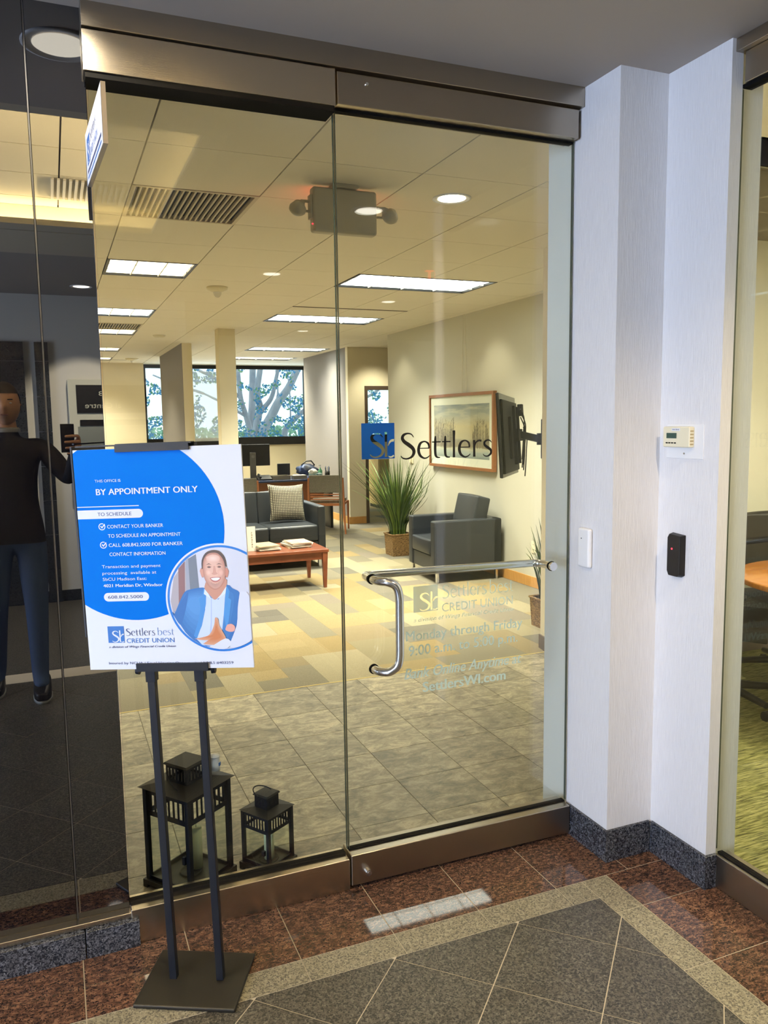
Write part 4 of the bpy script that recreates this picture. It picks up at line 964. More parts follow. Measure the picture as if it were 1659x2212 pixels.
# armchair, facing -x
ac = empty('armchair', (2.50, 4.43, 0), 'square charcoal leather armchair with thin metal legs', 'armchair', rz=math.radians(-2.5))
w_ = .68; dp = .735
soft('arm', 0, dp, 0, .105, .115, .615, m_leather, ac, .018); soft('arm', 0, dp, w_-.105, w_, .115, .615, m_leather, ac, .018)
soft('back', dp-.10, dp, .0, w_, .115, .615, m_leather, ac, .018)
soft('seat_base', .012, dp-.1, .105, w_-.105, .115, .27, m_leather, ac, .012)
soft('seat_cushion', -.005, dp-.12, .108, w_-.108, .272, .425, m_leather, ac, .03, puff=.012)
bk = soft('back_cushion', -.075, .075, -.235, .235, -.19, .22, m_leather, ac, .03, puff=.01); bk.location = (dp-.19, w_/2, .605); bk.rotation_euler = (0, math.radians(13), 0)
for x, y in ((.04, .03), (.04, w_-.03), (dp-.05, .03), (dp-.05, w_-.03)): ob('leg', B(x-.012, x+.012, y-.018, y+.018, 0, .115), m_chrome, ac, bevel=.002)
# sofa, facing -y
so = empty('sofa', (1.22, 5.82, 0), 'charcoal leather two seat sofa behind the coffee table', 'sofa')
soft('arm', .545, .635, 0, .74, .09, .68, m_leather, so, .02); soft('arm', -.66, -.57, 0, .74, .09, .68, m_leather, so, .02)
soft('back', -.57, .545, .60, .74, .09, .70, m_leather, so, .02)
soft('seat_base', -.57, .545, .01, .60, .09, .30, m_leather, so, .012)
for x0, x1 in ((.0, .543), (-.568, -.006)):
    soft('seat_cushion', x0, x1, -.015, .60, .302, .475, m_leather, so, .03, puff=.012)
    b2_ = soft('back_cushion', x0, x1, -.06, .06, -.03, .34, m_leather, so, .03, puff=.012); b2_.location = (0, .54, .475); b2_.rotation_euler = (math.radians(-8), 0, 0)
for x in (-.6, .575):
    for y in (.05, .69): ob('leg', B(x-.02, x+.02, y-.02, y+.02, 0, .09), m_chrome, so)
# cushion on the sofa
def pillow(e, w, h, t, m, n=20):
    mb = MB(); uvs = []
    for side in (1, -1):
        k = len(mb.v); P = []
        for i in range(n+1):
            for j in range(n+1):
                a, b_ = i/n*2-1, j/n*2-1
                pin = 1-.10*(1-abs(b_)**2)*abs(a)**6; pin2 = 1-.10*(1-abs(a)**2)*abs(b_)**6
                th = (max(0, (1-a**4)*(1-b_**4)))**.55
                P.append((a*w/2*pin, -side*t/2*th, b_*h/2*pin2+h/2))
        F = [(i*(n+1)+j, (i+1)*(n+1)+j, (i+1)*(n+1)+j+1, i*(n+1)+j+1) for i in range(n) for j in range(n)]
        if side < 0: F = [f[::-1] for f in F]
        mb.add(P, F, 0, True)
    me = mb.mesh('cover', m); uvl = me.uv_layers.new(name='UVMap')
    for l in me.loops:
        v = me.vertices[l.vertex_index].co; uvl.data[l.index].uv = (v.x/w+.5, v.z/h)
    return ob('cover', me, None, e)
cu = empty('throw_cushion', (1.505, 6.10, .497), 'cream and brown checked cushion leaning on the sofa back', 'cushion', rz=math.radians(4))
cv = pillow(cu, .42, .42, .13, m_check); cv.rotation_euler = (math.radians(-14), math.radians(2), 0)
# coffee table
ct = empty('coffee_table', (.93, 5.05, 0), 'low cherry wood coffee table with tapered legs', 'coffee table')
zt_ = .378
ob('top', B(-.60, .60, -.30, .30, zt_-.03, zt_), m_cherry, ct, bevel=.004)
ob('apron', MB().box(-.56, .56, -.275, -.255, zt_-.10, zt_-.03).box(-.56, .56, .255, .275, zt_-.10, zt_-.03).box(-.575, -.555, -.26, .26, zt_-.10, zt_-.03).box(.555, .575, -.26, .26, zt_-.10, zt_-.03), m_cherry, ct)
for sx in (-1, 1):
    for sy in (-1, 1):
        cx, cy = sx*.565, sy*.265; a, b_ = .026, .014
        mb = MB().add([(cx-b_, cy-b_, 0), (cx+b_, cy-b_, 0), (cx+b_, cy+b_, 0), (cx-b_, cy+b_, 0), (cx-a, cy-a, zt_-.03), (cx+a, cy-a, zt_-.03), (cx+a, cy+a, zt_-.03), (cx-a, cy+a, zt_-.03)], [(0, 3, 2, 1), (4, 5, 6, 7), (0, 1, 5, 4), (1, 2, 6, 5), (2, 3, 7, 6), (3, 0, 4, 7)])
        ob('leg', mb, m_cherry, ct)
rm = random.Random(5)
mcol = [(.60, .58, .50), (.22, .19, .14), (.45, .32, .24), (.55, .58, .55), (.14, .22, .20), (.62, .60, .55), (.36, .28, .18)]
ordn = ['topmost', 'second from the top', 'third from the top', 'fourth from the top', 'fifth from the top', 'bottom']
for (cx, cy, n_, side, grp) in ((.975, 5.03, 5, 'left', 'magazines in the left stack on the coffee table'), (1.30, 5.06, 6, 'right', 'magazines in the right stack on the coffee table')):
    z = zt_+.0005
    for k in range(n_):
        t = rm.uniform(.006, .011) if k < n_-1 or side == 'left' else .007; idx = n_-1-k
        e = empty('magazine', (cx+rm.uniform(-.012, .012), cy+rm.uniform(-.012, .012), z), f'{ordn[idx] if k else "bottom"} magazine in the {side} stack on the coffee table', 'magazine', grp, rz=rm.uniform(-.12, .12)+.05)
        ob('pages', B(-.104, .103, -.136, .136, .0006, t-.0006), m_paper, e)
        c = mcol[(k*2+n_) % 7]; mm = PM('magazine cover', c, .3, var=((min(1, c[0]*1.8+.1), min(1, c[1]*1.8+.1), min(1, c[2]*1.6+.1)), 14))
        ob('cover', MB().box(-.106, .105, -.138, .138, t-.0006, t).box(-.106, .105, -.138, .138, 0, .0006).box(-.1065, -.1045, -.138, .138, 0, t), mm, e)
        z += t+.0006
e = empty('tent_card', (.815, 4.98, zt_), 'upright white card with grey lettering on the coffee table', 'card')
ob('card', MB().add([(-.055, -.02, 0), (.055, -.02, 0), (.055, .0, .235), (-.055, 0, .235), (-.055, .02, 0), (.055, .02, 0)], [(0, 1, 2, 3), (3, 2, 5, 4)]), m_paper, e)
mb = MB()
for k in range(7): mb.box(.015, .022+.003*(k % 2), -.0215+.018*(.5+k)/9.5*.95, -.0205+.018*(.5+k)/9.5, .04+k*.022, .05+k*.022)
ob('lettering', mb, PM('grey ink', (.35, .35, .33), .6), e)
# desk
dk = empty('desk', (2.05, 9.2, 0), 'wide desk with dark blue top and wooden front', 'desk')
ob('top', B(-.85, .93, -.34, .38, .722, .75), m_desk, dk, bevel=.003)
ob('modesty_panel', B(-.78, .84, -.16, -.13, .12, .722), m_cherryL, dk)
ob('side_panel', B(.885, .925, -.33, .37, 0, .722), m_plasB, dk); ob('side_panel', B(-.845, -.805, -.33, .37, 0, .722), m_plasB, dk)
# guest chairs (woven back, wood frame), backs to the viewer
def guest(x, y, rz, lb):
    e = empty('guest_chair', (x, y, 0), lb, 'chair', 'guest chairs at the desk', rz=rz)
    bk = MB().box(-.235, .235, -.265, -.235, .585, .835); me = bk.mesh('backrest', m_tweed); uvl = me.uv_layers.new(name='UVMap')
    for l in me.loops: v = me.vertices[l.vertex_index].co; uvl.data[l.index].uv = (v.x, v.z)
    ob('backrest', me, None, e, bevel=.01)
    se = MB().box(-.24, .24, -.20, .26, .43, .475).mesh('seat', m_tweed); ul = se.uv_layers.new(name='UVMap')
    for l in se.loops: v = se.vertices[l.vertex_index].co; ul.data[l.index].uv = (v.x, v.y)
    ob('seat', se, None, e, bevel=.012)
    for k in range(3): ob('back_rail', MB().obox((0, -.245, .49+k*.035), (1, 0, 0), (0, 1, 0), (0, 0, 1), .225, .007, .008), m_cherryL, e)
    for sx in (-1, 1):
        ob('leg', MB().tube([(sx*.285, -.34, .0), (sx*.262, -.28, .25), (sx*.25, -.25, .50), (sx*.245, -.262, .80)], .016, 8, rad=[.012, .018, .019, .014]), m_cherryL, e)
        ob('leg', MB().tube([(sx*.262, .25, 0), (sx*.26, .24, .43)], .016, 8, rad=[.012, .019]), m_cherryL, e)
    ob('seat_rail', MB().box(-.25, .25, -.245, -.215, .395, .43).box(-.255, -.23, -.24, .25, .395, .43).box(.23, .255, -.24, .25, .395, .43), m_cherryL, e)
    return e
guest(2.80, 8.56, math.radians(-26), 'woven back guest chair right of the checked cushion')
guest(1.43, 8.54, math.radians(6), 'woven back guest chair half hidden by the poster')
# monitor and desk things
e = empty('monitor', (1.87, 9.30, .75), 'black computer monitor seen from behind on the desk', 'monitor', rz=math.radians(-4))
ob('screen', B(-.26, .26, -.02, .02, .20, .52), m_plasB, e, bevel=.006); ob('stand', B(-.045, .045, -.06, -.03, .0, .40), PM('grey stand', (.12, .12, .12), .4), e, bevel=.005)
ob('foot', B(-.12, .12, -.12, .08, 0, .015), m_plasB, e, bevel=.004)
ob('badge', MB().cyl((0, -.0605, .34), (0, -.062, .34), .022, n=20), PM('grey badge', (.22, .22, .22), .3, metal=.6), e)
e = empty('desk_phone', (1.98, 9.05, .75), 'low black desk phone beside the monitor foot', 'phone')
ob('base', MB().add([(-.1, -.08, 0), (.1, -.08, 0), (.1, .08, 0), (-.1, .08, 0), (-.1, -.08, .02), (.1, -.08, .02), (.1, .08, .07), (-.1, .08, .07)], [(0, 3, 2, 1), (4, 5, 6, 7), (0, 1, 5, 4), (1, 2, 6, 5), (2, 3, 7, 6), (3, 0, 4, 7)]), m_plasB, e); ob('handset', MB().tube([(-.07, -.07, .045), (-.07, 0, .075), (-.07, .07, .08)], .016, 8), m_plasB, e)
e = empty('letter_tray', (2.22, 9.05, .75), 'shallow wire letter tray with papers on the desk', 'tray')
ob('tray', MB().box(-.13, .13, -.10, .10, 0, .004).box(-.13, .13, -.104, -.10, 0, .06).box(-.13, .13, .10, .104, 0, .06).box(-.134, -.13, -.10, .10, 0, .06).box(.13, .134, -.10, .10, 0, .06), PM('grey wire', (.22, .20, .16), .5), e)
ob('papers', B(-.11, .11, -.09, .08, .004, .03), m_paper, e)
e = empty('letter_tray', (2.50, 9.02, .75), 'second letter tray with a sheet behind the tissue box', 'tray')
ob('tray', MB().box(-.10, .10, -.08, .08, 0, .05), PM('grey wire 2', (.22, .20, .16), .5), e); ob('papers', B(-.09, .09, -.07, .07, .05, .058), m_paper, e)
e = empty('handbag', (2.76, 9.42, .75), 'dark bag with blue patch lying on the desk', 'bag')
bm = bmesh.new(); bmesh.ops.create_icosphere(bm, subdivisions=3, radius=1)
for v in bm.verts:
    k = 1+.45*noise.noise(v.co*2.6); v.co = Vector((v.co.x*.16*k, v.co.y*.10*k, max(v.co.z, -.75)*.095*k+.095))
me = bpy.data.meshes.new('body'); bm.to_mesh(me); bm.free(); me.materials.append(PM('dark bag cloth', (.006, .007, .012), .5, var=((.05, .09, .22), 9)))
for p in me.polygons: p.use_smooth = True
ob('body', me, None, e); ob('strap', MB().tube([(-.1, 0, .18), (-.03, -.03, .24), (.06, .0, .24), (.12, .02, .17)], .010, 8), m_plasB, e)
e = empty('tissue_box', (2.74, 9.02, .75), 'teal tissue box with a white tissue on the desk', 'tissue box')
ob('box', B(-.07, .11, -.06, .06, 0, .07), PM('teal card', (.04, .20, .20), .5, var=((.5, .6, .55), 30)), e)
bm = bmesh.new(); bmesh.ops.create_icosphere(bm, subdivisions=2, radius=1)
for v in bm.verts: k = 1+.4*noise.noise(v.co*2.5); v.co = Vector((v.co.x*.07*k-.02, v.co.y*.045*k, v.co.z*.045*k+.10))
me = bpy.data.meshes.new('tissue'); bm.to_mesh(me); bm.free(); me.materials.append(m_paper); ob('tissue', me, None, e)
e = empty('pump_bottle', (2.88, 9.16, .75), 'clear green sanitizer pump bottle beside the tissue box', 'bottle')
ob('bottle', MB().lathe([(0, 0), (.03, 0), (.032, .10), (.012, .13), (.012, .145), (0, .145)], n=20), PM('green plastic', (.12, .34, .20), .2), e); ob('pump', MB().cyl((0, 0, .145), (0, 0, .185), .006).box(-.035, .008, -.006, .006, .18, .192), m_plasW, e)
e = empty('pen_cup', (2.94, 9.0, .75), 'black mesh pen cup full of pens at the desk end', 'pen cup')
ob('cup', MB().lathe([(0, .002), (.038, .002), (.038, .10), (.036, .10), (.036, .005), (0, .005)], n=20), m_satin, e)
for k in range(6):
    a = k*1.05; ob('pen', MB().cyl((.015*math.cos(a), .015*math.sin(a), .006), (.034*math.cos(a), .034*math.sin(a), .155+.01*(k % 3)), .004, n=8), [m_plasB, m_plasW, m_plogo][k % 3], e)
e = empty('small_screen', (2.40, 9.50, .75), 'small black framed screen standing at the back of the desk', 'screen')
ob('panel', MB().obox((0, 0, .12), (1, 0, 0), (0, 1, 0), (0, 0, 1), .10, .01, .09), m_plasB, e, bevel=.004); ob('foot', B(-.05, .05, -.04, .04, 0, .03), m_plasB, e)

# ================================================================== PICTURE AND SCREEN ON THE RIGHT WALL
pc = empty('framed_picture', (3.29, 5.32, 1.47), 'framed winter landscape of bare trees hung from two wires', 'picture')
ya, yb_, za, zb_ = -.745, .745, -.41, .41; fw = .032
ob('frame', MB().box(-.055, -.012, ya, yb_, zb_-fw, zb_).box(-.055, -.012, ya, yb_, za, za+fw).box(-.055, -.012, ya, ya+fw, za+fw, zb_-fw).box(-.055, -.012, yb_-fw, yb_, za+fw, zb_-fw), PM('walnut frame', (.26, .10, .03), .35), pc, bevel=.002)
ob('mat_board', B(-.040, -.02, ya+fw, yb_-fw, za+fw, zb_-fw), PM('mat board', (.90, .89, .85), .7), pc)
def picture_mat():
    m, N, L, b = new_mat('landscape print'); tc = N.new('ShaderNodeTexCoord'); sp = N.new('ShaderNodeSeparateXYZ'); L.new(tc.outputs['UV'], sp.inputs[0])
    r = N.new('ShaderNodeValToRGB'); cr = r.color_ramp
    st_ = [(0, (.20, .26, .30)), (.10, (.40, .46, .50)), (.17, (.60, .58, .48)), (.20, (.26, .20, .12)), (.32, (.26, .23, .19)), (.38, (.52, .45, .30)), (.6, (.66, .54, .32)), (.8, (.40, .42, .42)), (1, (.20, .26, .34))]
    while len(cr.elements) < len(st_): cr.elements.new(.5)
    for e_, (p, c) in zip(cr.elements, st_): e_.position = p; e_.color = (*c, 1)
    n = N.new('ShaderNodeTexNoise'); n.inputs['Scale'].default_value = 5; n.inputs['Detail'].default_value = 8
    mp = N.new('ShaderNodeMapping'); mp.inputs['Scale'].default_value = (1, 2.5, 1); L.new(tc.outputs['UV'], mp.inputs[0]); L.new(mp.outputs[0], n.inputs[0])
    ad = N.new('ShaderNodeMath'); ad.operation = 'MULTIPLY_ADD'; ad.inputs[1].default_value = .16; L.new(n.outputs[0], ad.inputs[0])
    sb_ = N.new('ShaderNodeMath'); sb_.operation = 'SUBTRACT'; sb_.inputs[1].default_value = .08; L.new(sp.outputs[1], sb_.inputs[0]); L.new(sb_.outputs[0], ad.inputs[2])
    L.new(ad.outputs[0], r.inputs[0])
    # clouds
    n3 = N.new('ShaderNodeTexNoise'); n3.inputs['Scale'].default_value = 4; n3.inputs['Detail'].default_value = 9; L.new(mp.outputs[0], n3.inputs[0])
    r3 = N.new('ShaderNodeValToRGB'); r3.color_ramp.elements[0].position = .45; r3.color_ramp.elements[1].position = .62; r3.color_ramp.elements[0].color = (0, 0, 0, 1); r3.color_ramp.elements[1].color = (.6, .6, .6, 1); L.new(n3.outputs[0], r3.inputs[0])
    up_ = N.new('ShaderNodeMapRange'); up_.inputs[1].default_value = .5; up_.inputs[2].default_value = .8; L.new(sp.outputs[1], up_.inputs[0])
    ml = N.new('ShaderNodeMath'); ml.operation = 'MULTIPLY'; L.new(r3.outputs[0], ml.inputs[0]); L.new(up_.outputs[0], ml.inputs[1])
    m3 = N.new('ShaderNodeMix'); m3.data_type = 'RGBA'; L.new(ml.outputs[0], m3.inputs[0]); L.new(r.outputs[0], m3.inputs[6]); m3.inputs[7].default_value = (.70, .66, .52, 1)
    L.new(m3.outputs[2], b.inputs['Base Color']); b.inputs['Roughness'].default_value = .5; return m
pm = MB().quad((-.0405, yb_-.11, za+.12), (-.0405, ya+.10, za+.12), (-.0405, ya+.10, zb_-.12), (-.0405, yb_-.11, zb_-.12)).mesh('print', picture_mat())
ul = pm.uv_layers.new(name='UVMap')
for l, q in zip(pm.loops, ((0, 0), (1, 0), (1, 1), (0, 1))): ul.data[l.index].uv = q
ob('print', pm, None, pc)
tr = MB(); rt = random.Random(3)
Pq = Plane3((-.041, yb_-.11, za+.12), (0, -1, 0), (0, 0, 1))   # print is 1.28 x .58
for k in range(80):
    left = k < 52; u_ = rt.uniform(.02, .52) if left else rt.uniform(.92, 1.26)
    h_ = rt.uniform(.20, .36)*(1 if left else .95) if left else .12+.26*math.sin(math.pi*(u_-.90)/.40)*rt.uniform(.7, 1)
    b0 = .105+rt.uniform(0, .02); w1_ = rt.uniform(.0025, .006)
    P3 = [Pq(u_-w1_, b0), Pq(u_+w1_, b0), Pq(u_+w1_*.3+rt.uniform(-.01, .01), b0+h_)]
    tr.add(P3, [(0, 1, 2)])
    for q in range(12):
        z_ = b0+h_*rt.uniform(.25, .95); s_ = rt.choice((-1, 1)); tr.add([Pq(u_, z_), Pq(u_+.002, z_-.008), Pq(u_+s_*rt.uniform(.01, .03), z_+rt.uniform(.015, .04))], [(0, 1, 2)])
ob('printed_trees', tr, PM('print grey brown', (.13, .10, .085), .6), pc, kind='stuff')
ob('glazing', B(-.0435, -.042, ya+fw, yb_-fw, za+fw, zb_-fw), m_pglass, pc)
ob('hanging_wire', MB().cyl((-.012, -.10, zb_), (-.004, -.06, ZC-1.47), .0022, n=6).cyl((-.012, .0, zb_), (-.004, -.02, ZC-1.47), .0022, n=6), PM('pale wire', (.72, .68, .52), .4), pc)
m_tv = PM('television black', (.003, .003, .003), .55, spec=.1)
# television on its swing arm, seen from behind
tv = empty('television', (2.615, 3.255, 1.46), 'flat television turned away on a wall arm, its back and cables showing', 'television')
tu = Vector((.63, .79, -.02)).normalized(); tn = Vector((.79, -.63, .06)).normalized(); tw = tu.cross(tn)
if tw.z < 0: tw = -tw
def tb(n, cu_, cn, cz, a, b_, c, m, **k): return ob(n, MB().obox(tu*cu_+tn*cn+tw*cz, tu, tn, tw, a, b_, c), m, tv, **k)
tb('screen', 0, -.014, 0, .505, .006, .325, m_tv, bevel=.003)
tb('bezel', 0, -.004, 0, .507, .008, .328, PM('dark bezel', (.02, .024, .02), .3), bevel=.003)
tb('back_shell', .0, .012, -.01, .46, .010, .29, m_tv, bevel=.006)
tb('electronics_box', .06, .030, -.02, .20, .012, .17, m_tv, bevel=.006)
tb('mount_rail', .26, .050, .0, .018, .012, .24, m_tv); tb('mount_rail', .02, .050, .0, .018, .012, .24, m_tv)
tb('mount_bracket', .14, .070, .0, .14, .012, .05, m_tv)
tb('media_box', .27, .075, .21, .04, .022, .05, m_tv, bevel=.004)
rw = random.Random(9)
for k in range(5):
    a0 = rw.uniform(.12, .32); z0 = rw.uniform(.05, .24)
    ob('cable', MB().tube(cr_path([tuple(tu*a0+tn*.09+tw*z0), tuple(tu*(a0+.06)+tn*.11+tw*(z0-.08)), tuple(tu*(a0+.05)+tn*.10+tw*(z0-.2)), tuple(tu*(a0-.03)+tn*.10+tw*(z0-.30)), tuple(tu*(a0+.02)+tn*.08+tw*(z0-.42))], 5), .005, 6), m_tv, tv)
m0 = tu*.14+tn*.085; wp = Vector((3.275, 3.70, 1.42))-Vector(tv.location)
mid = Vector((3.02, 3.42, 1.42))-Vector(tv.location)
def bar(n, p, q, r_, m=m_tv):
    p, q = Vector(p), Vector(q); d = (q-p); L = d.length; d.normalize(); s_ = d.cross(Z).normalized()
    return ob(n, MB().obox((p+q)/2, d, s_, Z, L/2, r_*.55, r_), m, tv, bevel=.004)
bar('swing_arm', m0, mid, .03); bar('swing_arm', mid, wp, .03)
ob('arm_joint', MB().cyl(mid-Z*.05, mid+Z*.05, .022, n=16).cyl(wp-Z*.06, wp+Z*.06, .02, n=16), m_satin, tv)
ob('wall_bracket', MB().box(wp.x-.01, wp.x+.014, wp.y-.07, wp.y+.07, wp.z-.19, wp.z+.17), m_tv, tv, bevel=.006)
# outlets
def outlet(x, y, z, lb):
    e = empty('wall_outlet', (x, y, z), lb, 'outlet')
    ob('plate', B(-.006, 0, -.036, .036, -.058, .058), m_plasI, e, bevel=.002)
    for zz in (-.025, .025): ob('socket', B(-.0075, -.006, -.016, .016, zz-.014, zz+.014), m_plasI, e, bevel=.0005); ob('slot', MB().box(-.0082, -.0074, -.009, -.006, zz-.004, zz+.007).box(-.0082, -.0074, .006, .009, zz-.004, zz+.007), m_gasket, e)
outlet(3.29, 3.905, .385, 'ivory double outlet low on the wall beside the armchair')
e = empty('room_sensor', (3.29, 6.67, 1.10), 'small cream control box on the wall above the tall plant', 'thermostat')
ob('plate', B(-.012, 0, -.045, .045, -.045, .045), m_plasI, e, bevel=.003); ob('dial', B(-.03, -.012, -.02, .03, -.03, .03), m_plasI, e, bevel=.003)

# ================================================================== GRASS PLANTS
def plant(x, y, s, hgt, n, lb, seed, spread, mats=(m_blade, m_bladeD), lim=None):
    e = empty('potted_grass', (x, y, 0), lb, 'plant', 'grass plants in woven baskets')
    R_ = random.Random(seed); h = s
    mb = MB(); mb.add([(-s*.9, -s*.9, 0), (s*.9, -s*.9, 0), (s*.9, s*.9, 0), (-s*.9, s*.9, 0), (-s, -s, 2.05*s), (s, -s, 2.05*s), (s, s, 2.05*s), (-s, s, 2.05*s)], [(0, 3, 2, 1), (0, 1, 5, 4), (1, 2, 6, 5), (2, 3, 7, 6), (3, 0, 4, 7)])
    bk = ob('basket', mb, m_wicker, e); sd = bk.modifiers.new('s', 'SOLIDIFY'); sd.thickness = .012
    rim = MB()
    for q in range(4): rim.tube([(-s-.002, -s-.002, 2.05*s), (s+.002, -s-.002, 2.05*s)], .009, 8).rot(math.pi/2)
    ob('basket_rim', rim, m_wicker, e); ob('soil', B(-s*.95, s*.95, -s*.95, s*.95, 1.7*s, 1.75*s), PM('soil', (.05, .035, .02), .9), e)
    g_ = MB()
    for k in range(n):
        a = R_.uniform(0, 2*math.pi); r0 = R_.uniform(0, .7)*s; ln = hgt*R_.uniform(.55, 1.05); sp = R_.uniform(.05, 1)**1.3*spread
        w = R_.uniform(.006, .011); p0 = Vector((r0*math.cos(a), r0*math.sin(a), 1.7*s)); dx = Vector((math.cos(a), math.sin(a), 0)); tq = Vector((-dx.y, dx.x, 0))
        tq = (tq*math.cos(.6)+dx*math.sin(.6)*R_.choice((-1, 1))).normalized(); pts = []; m_ = 6; droop = R_.uniform(0, .35)*(1 if R_.random() < .5 else .2)
        for i in range(m_+1):
            t = i/m_; pts.append((p0+dx*(sp*ln*t**1.7)+Z*(ln*(t-droop*t**3)), w*(1-t)**.6+.0004))
        V = []
        if lim:
            for p, ww in pts: p.x = min(p.x, lim+.04*(p.z-.3))
        for p, ww in pts: V += [p-tq*ww, p+tq*ww]
        g_.add(V, [(2*i, 2*i+1, 2*i+3, 2*i+2) for i in range(m_)], 0 if R_.random() < .7 else 1)
    ob('blades', g_, list(mats), e, kind='stuff')
    return e
plant(2.88, 6.20, .125, .98, 330, 'tall grass plant in a square wicker basket beside the armchair', 4, .80, lim=.27)
plant(2.60, 2.62, .11, .62, 170, 'shorter grass plant in a wicker basket at the wall corner by the door', 8, .34)

# ================================================================== MEETING ROOM THINGS
tb_ = empty('meeting_table', (2.98, .36, 0), 'round orange wood meeting table at the right edge', 'table')
ob('top', MB().lathe([(0, .715), (.58, .715), (.60, .722), (.60, .745), (.59, .75), (0, .75)], n=56), PM('orange wood top', (.50, .20, .03), .18, var=((.42, .14, .02), 5, (1, 9, 1))), tb_)
ob('pedestal', MB().lathe([(0, 0), (.30, 0), (.30, .02), (.06, .05), (.05, .7), (.2, .715)], n=32), m_plasB, tb_)
def swivel(x, y, rz, lb):
    e = empty('swivel_chair', (x, y, 0), lb, 'chair', 'black swivel chairs at the meeting table', rz=rz)
    soft('seat', -.25, .25, -.24, .25, .43, .51, m_plasB, e, .03, puff=.01); bk = soft('backrest', -.23, .23, -.035, .035, 0, .42, m_plasB, e, .03, puff=.02); bk.location = (0, .26, .56)
    ob('back_post', B(-.03, .03, .27, .30, .40, .75), m_plasB, e); ob('gas_column', MB().cyl((0, 0, .08), (0, 0, .43), .025, n=14), m_plasB, e)
    for k in range(5):
        a = k*2*math.pi/5+.3; c, s_ = math.cos(a), math.sin(a)
        ob('base_leg', MB().tube([(.02*c, .02*s_, .115), (.30*c, .30*s_, .085)], .02, 8, rad=[.026, .018]), m_plasB, e)
        ob('caster', MB().cyl((.30*c-.012*s_, .30*s_+.012*c, .028), (.30*c+.012*s_, .30*s_-.012*c, .028), .028, n=14), m_plasB, e)
    for sx in (-1, 1): ob('armrest', MB().tube([(sx*.27, .1, .46), (sx*.29, .08, .66), (sx*.29, -.14, .67)], .015, 8), m_plasB, e)
    return e
swivel(3.22, .98, math.radians(-20), 'black swivel chair behind the round meeting table')
swivel(2.52, .80, math.radians(35), 'black swivel chair nearest the storefront glass')

# ================================================================== TREE AND GROUND OUTSIDE
def px(x, y, Y):
    """ray through a pixel of the photograph cut with the plane y = Y, used to place branches"""
    d = _f+_r*((x-829.5)/FPX)-_u*((y-1106)/FPX); t = (Y-CAM.y)/d.y; return CAM+d*t
m_bark = PM('glare lightened bark', (.30, .31, .36), .8, var=((.40, .40, .44), 14, (1, 1, .3)))  # bark made paler and bluer to imitate glare outside the windows
te = empty('tree', (4.2, 18.4, -.6), 'branching tree right outside the far office windows', 'tree')
tl = Vector(te.location)
stems = [[(560, 1010, 19), (545, 950, 18.6), (532, 900, 18.4), (520, 860, 18.2), (514, 800, 18), (508, 740, 18)],
         [(556, 1010, 19), (541, 940, 18.8), (545, 880, 18.6), (546, 800, 18.4), (548, 730, 18.2)],
         [(556, 1010, 19), (552, 940, 18.2), (561, 880, 18), (555, 850, 17.8), (563, 790, 17.6), (570, 730, 17.5)],
         [(556, 1010, 19), (567, 940, 17.8), (587, 898, 17.6), (602, 868, 17.4), (622, 840, 17.2), (642, 800, 17), (665, 750, 17)],
         [(561, 890, 18), (585, 862, 17.8), (596, 820, 17.6), (606, 770, 17.5)],
         [(640, 1010, 19.5), (615, 940, 19.2), (632, 910, 19), (660, 885, 18.8), (700, 860, 18.6)],
         [(628, 920, 19), (626, 850, 19), (618, 790, 19)], [(587, 898, 17.6), (600, 850, 17.9), (596, 800, 18.3)],
         [(520, 860, 18.2), (470, 820, 18), (430, 800, 17.8), (400, 780, 17.8)], [(532, 900, 18.4), (480, 870, 18), (440, 850, 17.9)], [(440, 850, 17.9), (380, 830, 18), (330, 810, 18.2)],
         [(660, 885, 18.8), (760, 870, 18.6), (820, 840, 18.4), (840, 800, 18.4)], [(760, 870, 18.6), (800, 900, 18.6), (830, 930, 18.6)]]
thick = [.09, .13, .11, .14, .07, .10, .025, .03, .05, .04, .035, .05, .03]
mb = MB(); tips = []
for st_, th in zip(stems, thick):
    pts = [px(a, b_, c)-tl for a, b_, c in st_]
    q = cr_path([tuple(p) for p in pts], 5); n_ = len(q)
    mb.tube(q, th, 9, rad=[th*(1-.5*i/n_) for i in range(n_)]); tips += q[3:]
mb.tube([(px(556, 1010, 19)-tl), Vector((.0, .5, 0))], .25, 10, rad=[.2, .26])
ob('trunk', mb, m_bark, te)
lf = MB(); rl = random.Random(2)
for k in range(16000):
    X_, Y_ = rl.uniform(300, 860), rl.uniform(745, 965)
    if k < 6500 or True:
        p = px(X_, Y_, rl.uniform(16.4, 20.5))
    d_ = noise.noise(Vector((X_/26, Y_/26, 3.3)))
    if d_ < -.05+.1*rl.random() + (.10 if Y_ < 900 else -.1): continue
    s_ = rl.uniform(.022, .055); a = Vector((rl.uniform(-1, 1), rl.uniform(-.4, .4), rl.uniform(-1, 1))).normalized(); b_ = a.cross(Vector((rl.uniform(-.3, .3), 1, rl.uniform(-.3, .3)))).normalized()
    c = p-tl; lf.add([c-a*s_, c+b_*s_*.5, c+a*s_, c-b_*s_*.5], [(0, 1, 2, 3)], rl.choice((0, 0, 1)))
ob('leaves', lf, [PM('leaf fringe blue', (.03, .20, .40), .5), PM('leaf green', (.10, .26, .12), .5)], te, kind='stuff')  # blue fringe against the bright sky put into the leaf colour
ob('ground', B(-30, 40, 14.2, 70, -.7, -.6), PM('bright paving outside', (.55, .60, .60), .9), label='pale paved ground outside the far windows', cat='ground', kind='structure')
hg = MB(); rh = random.Random(12)
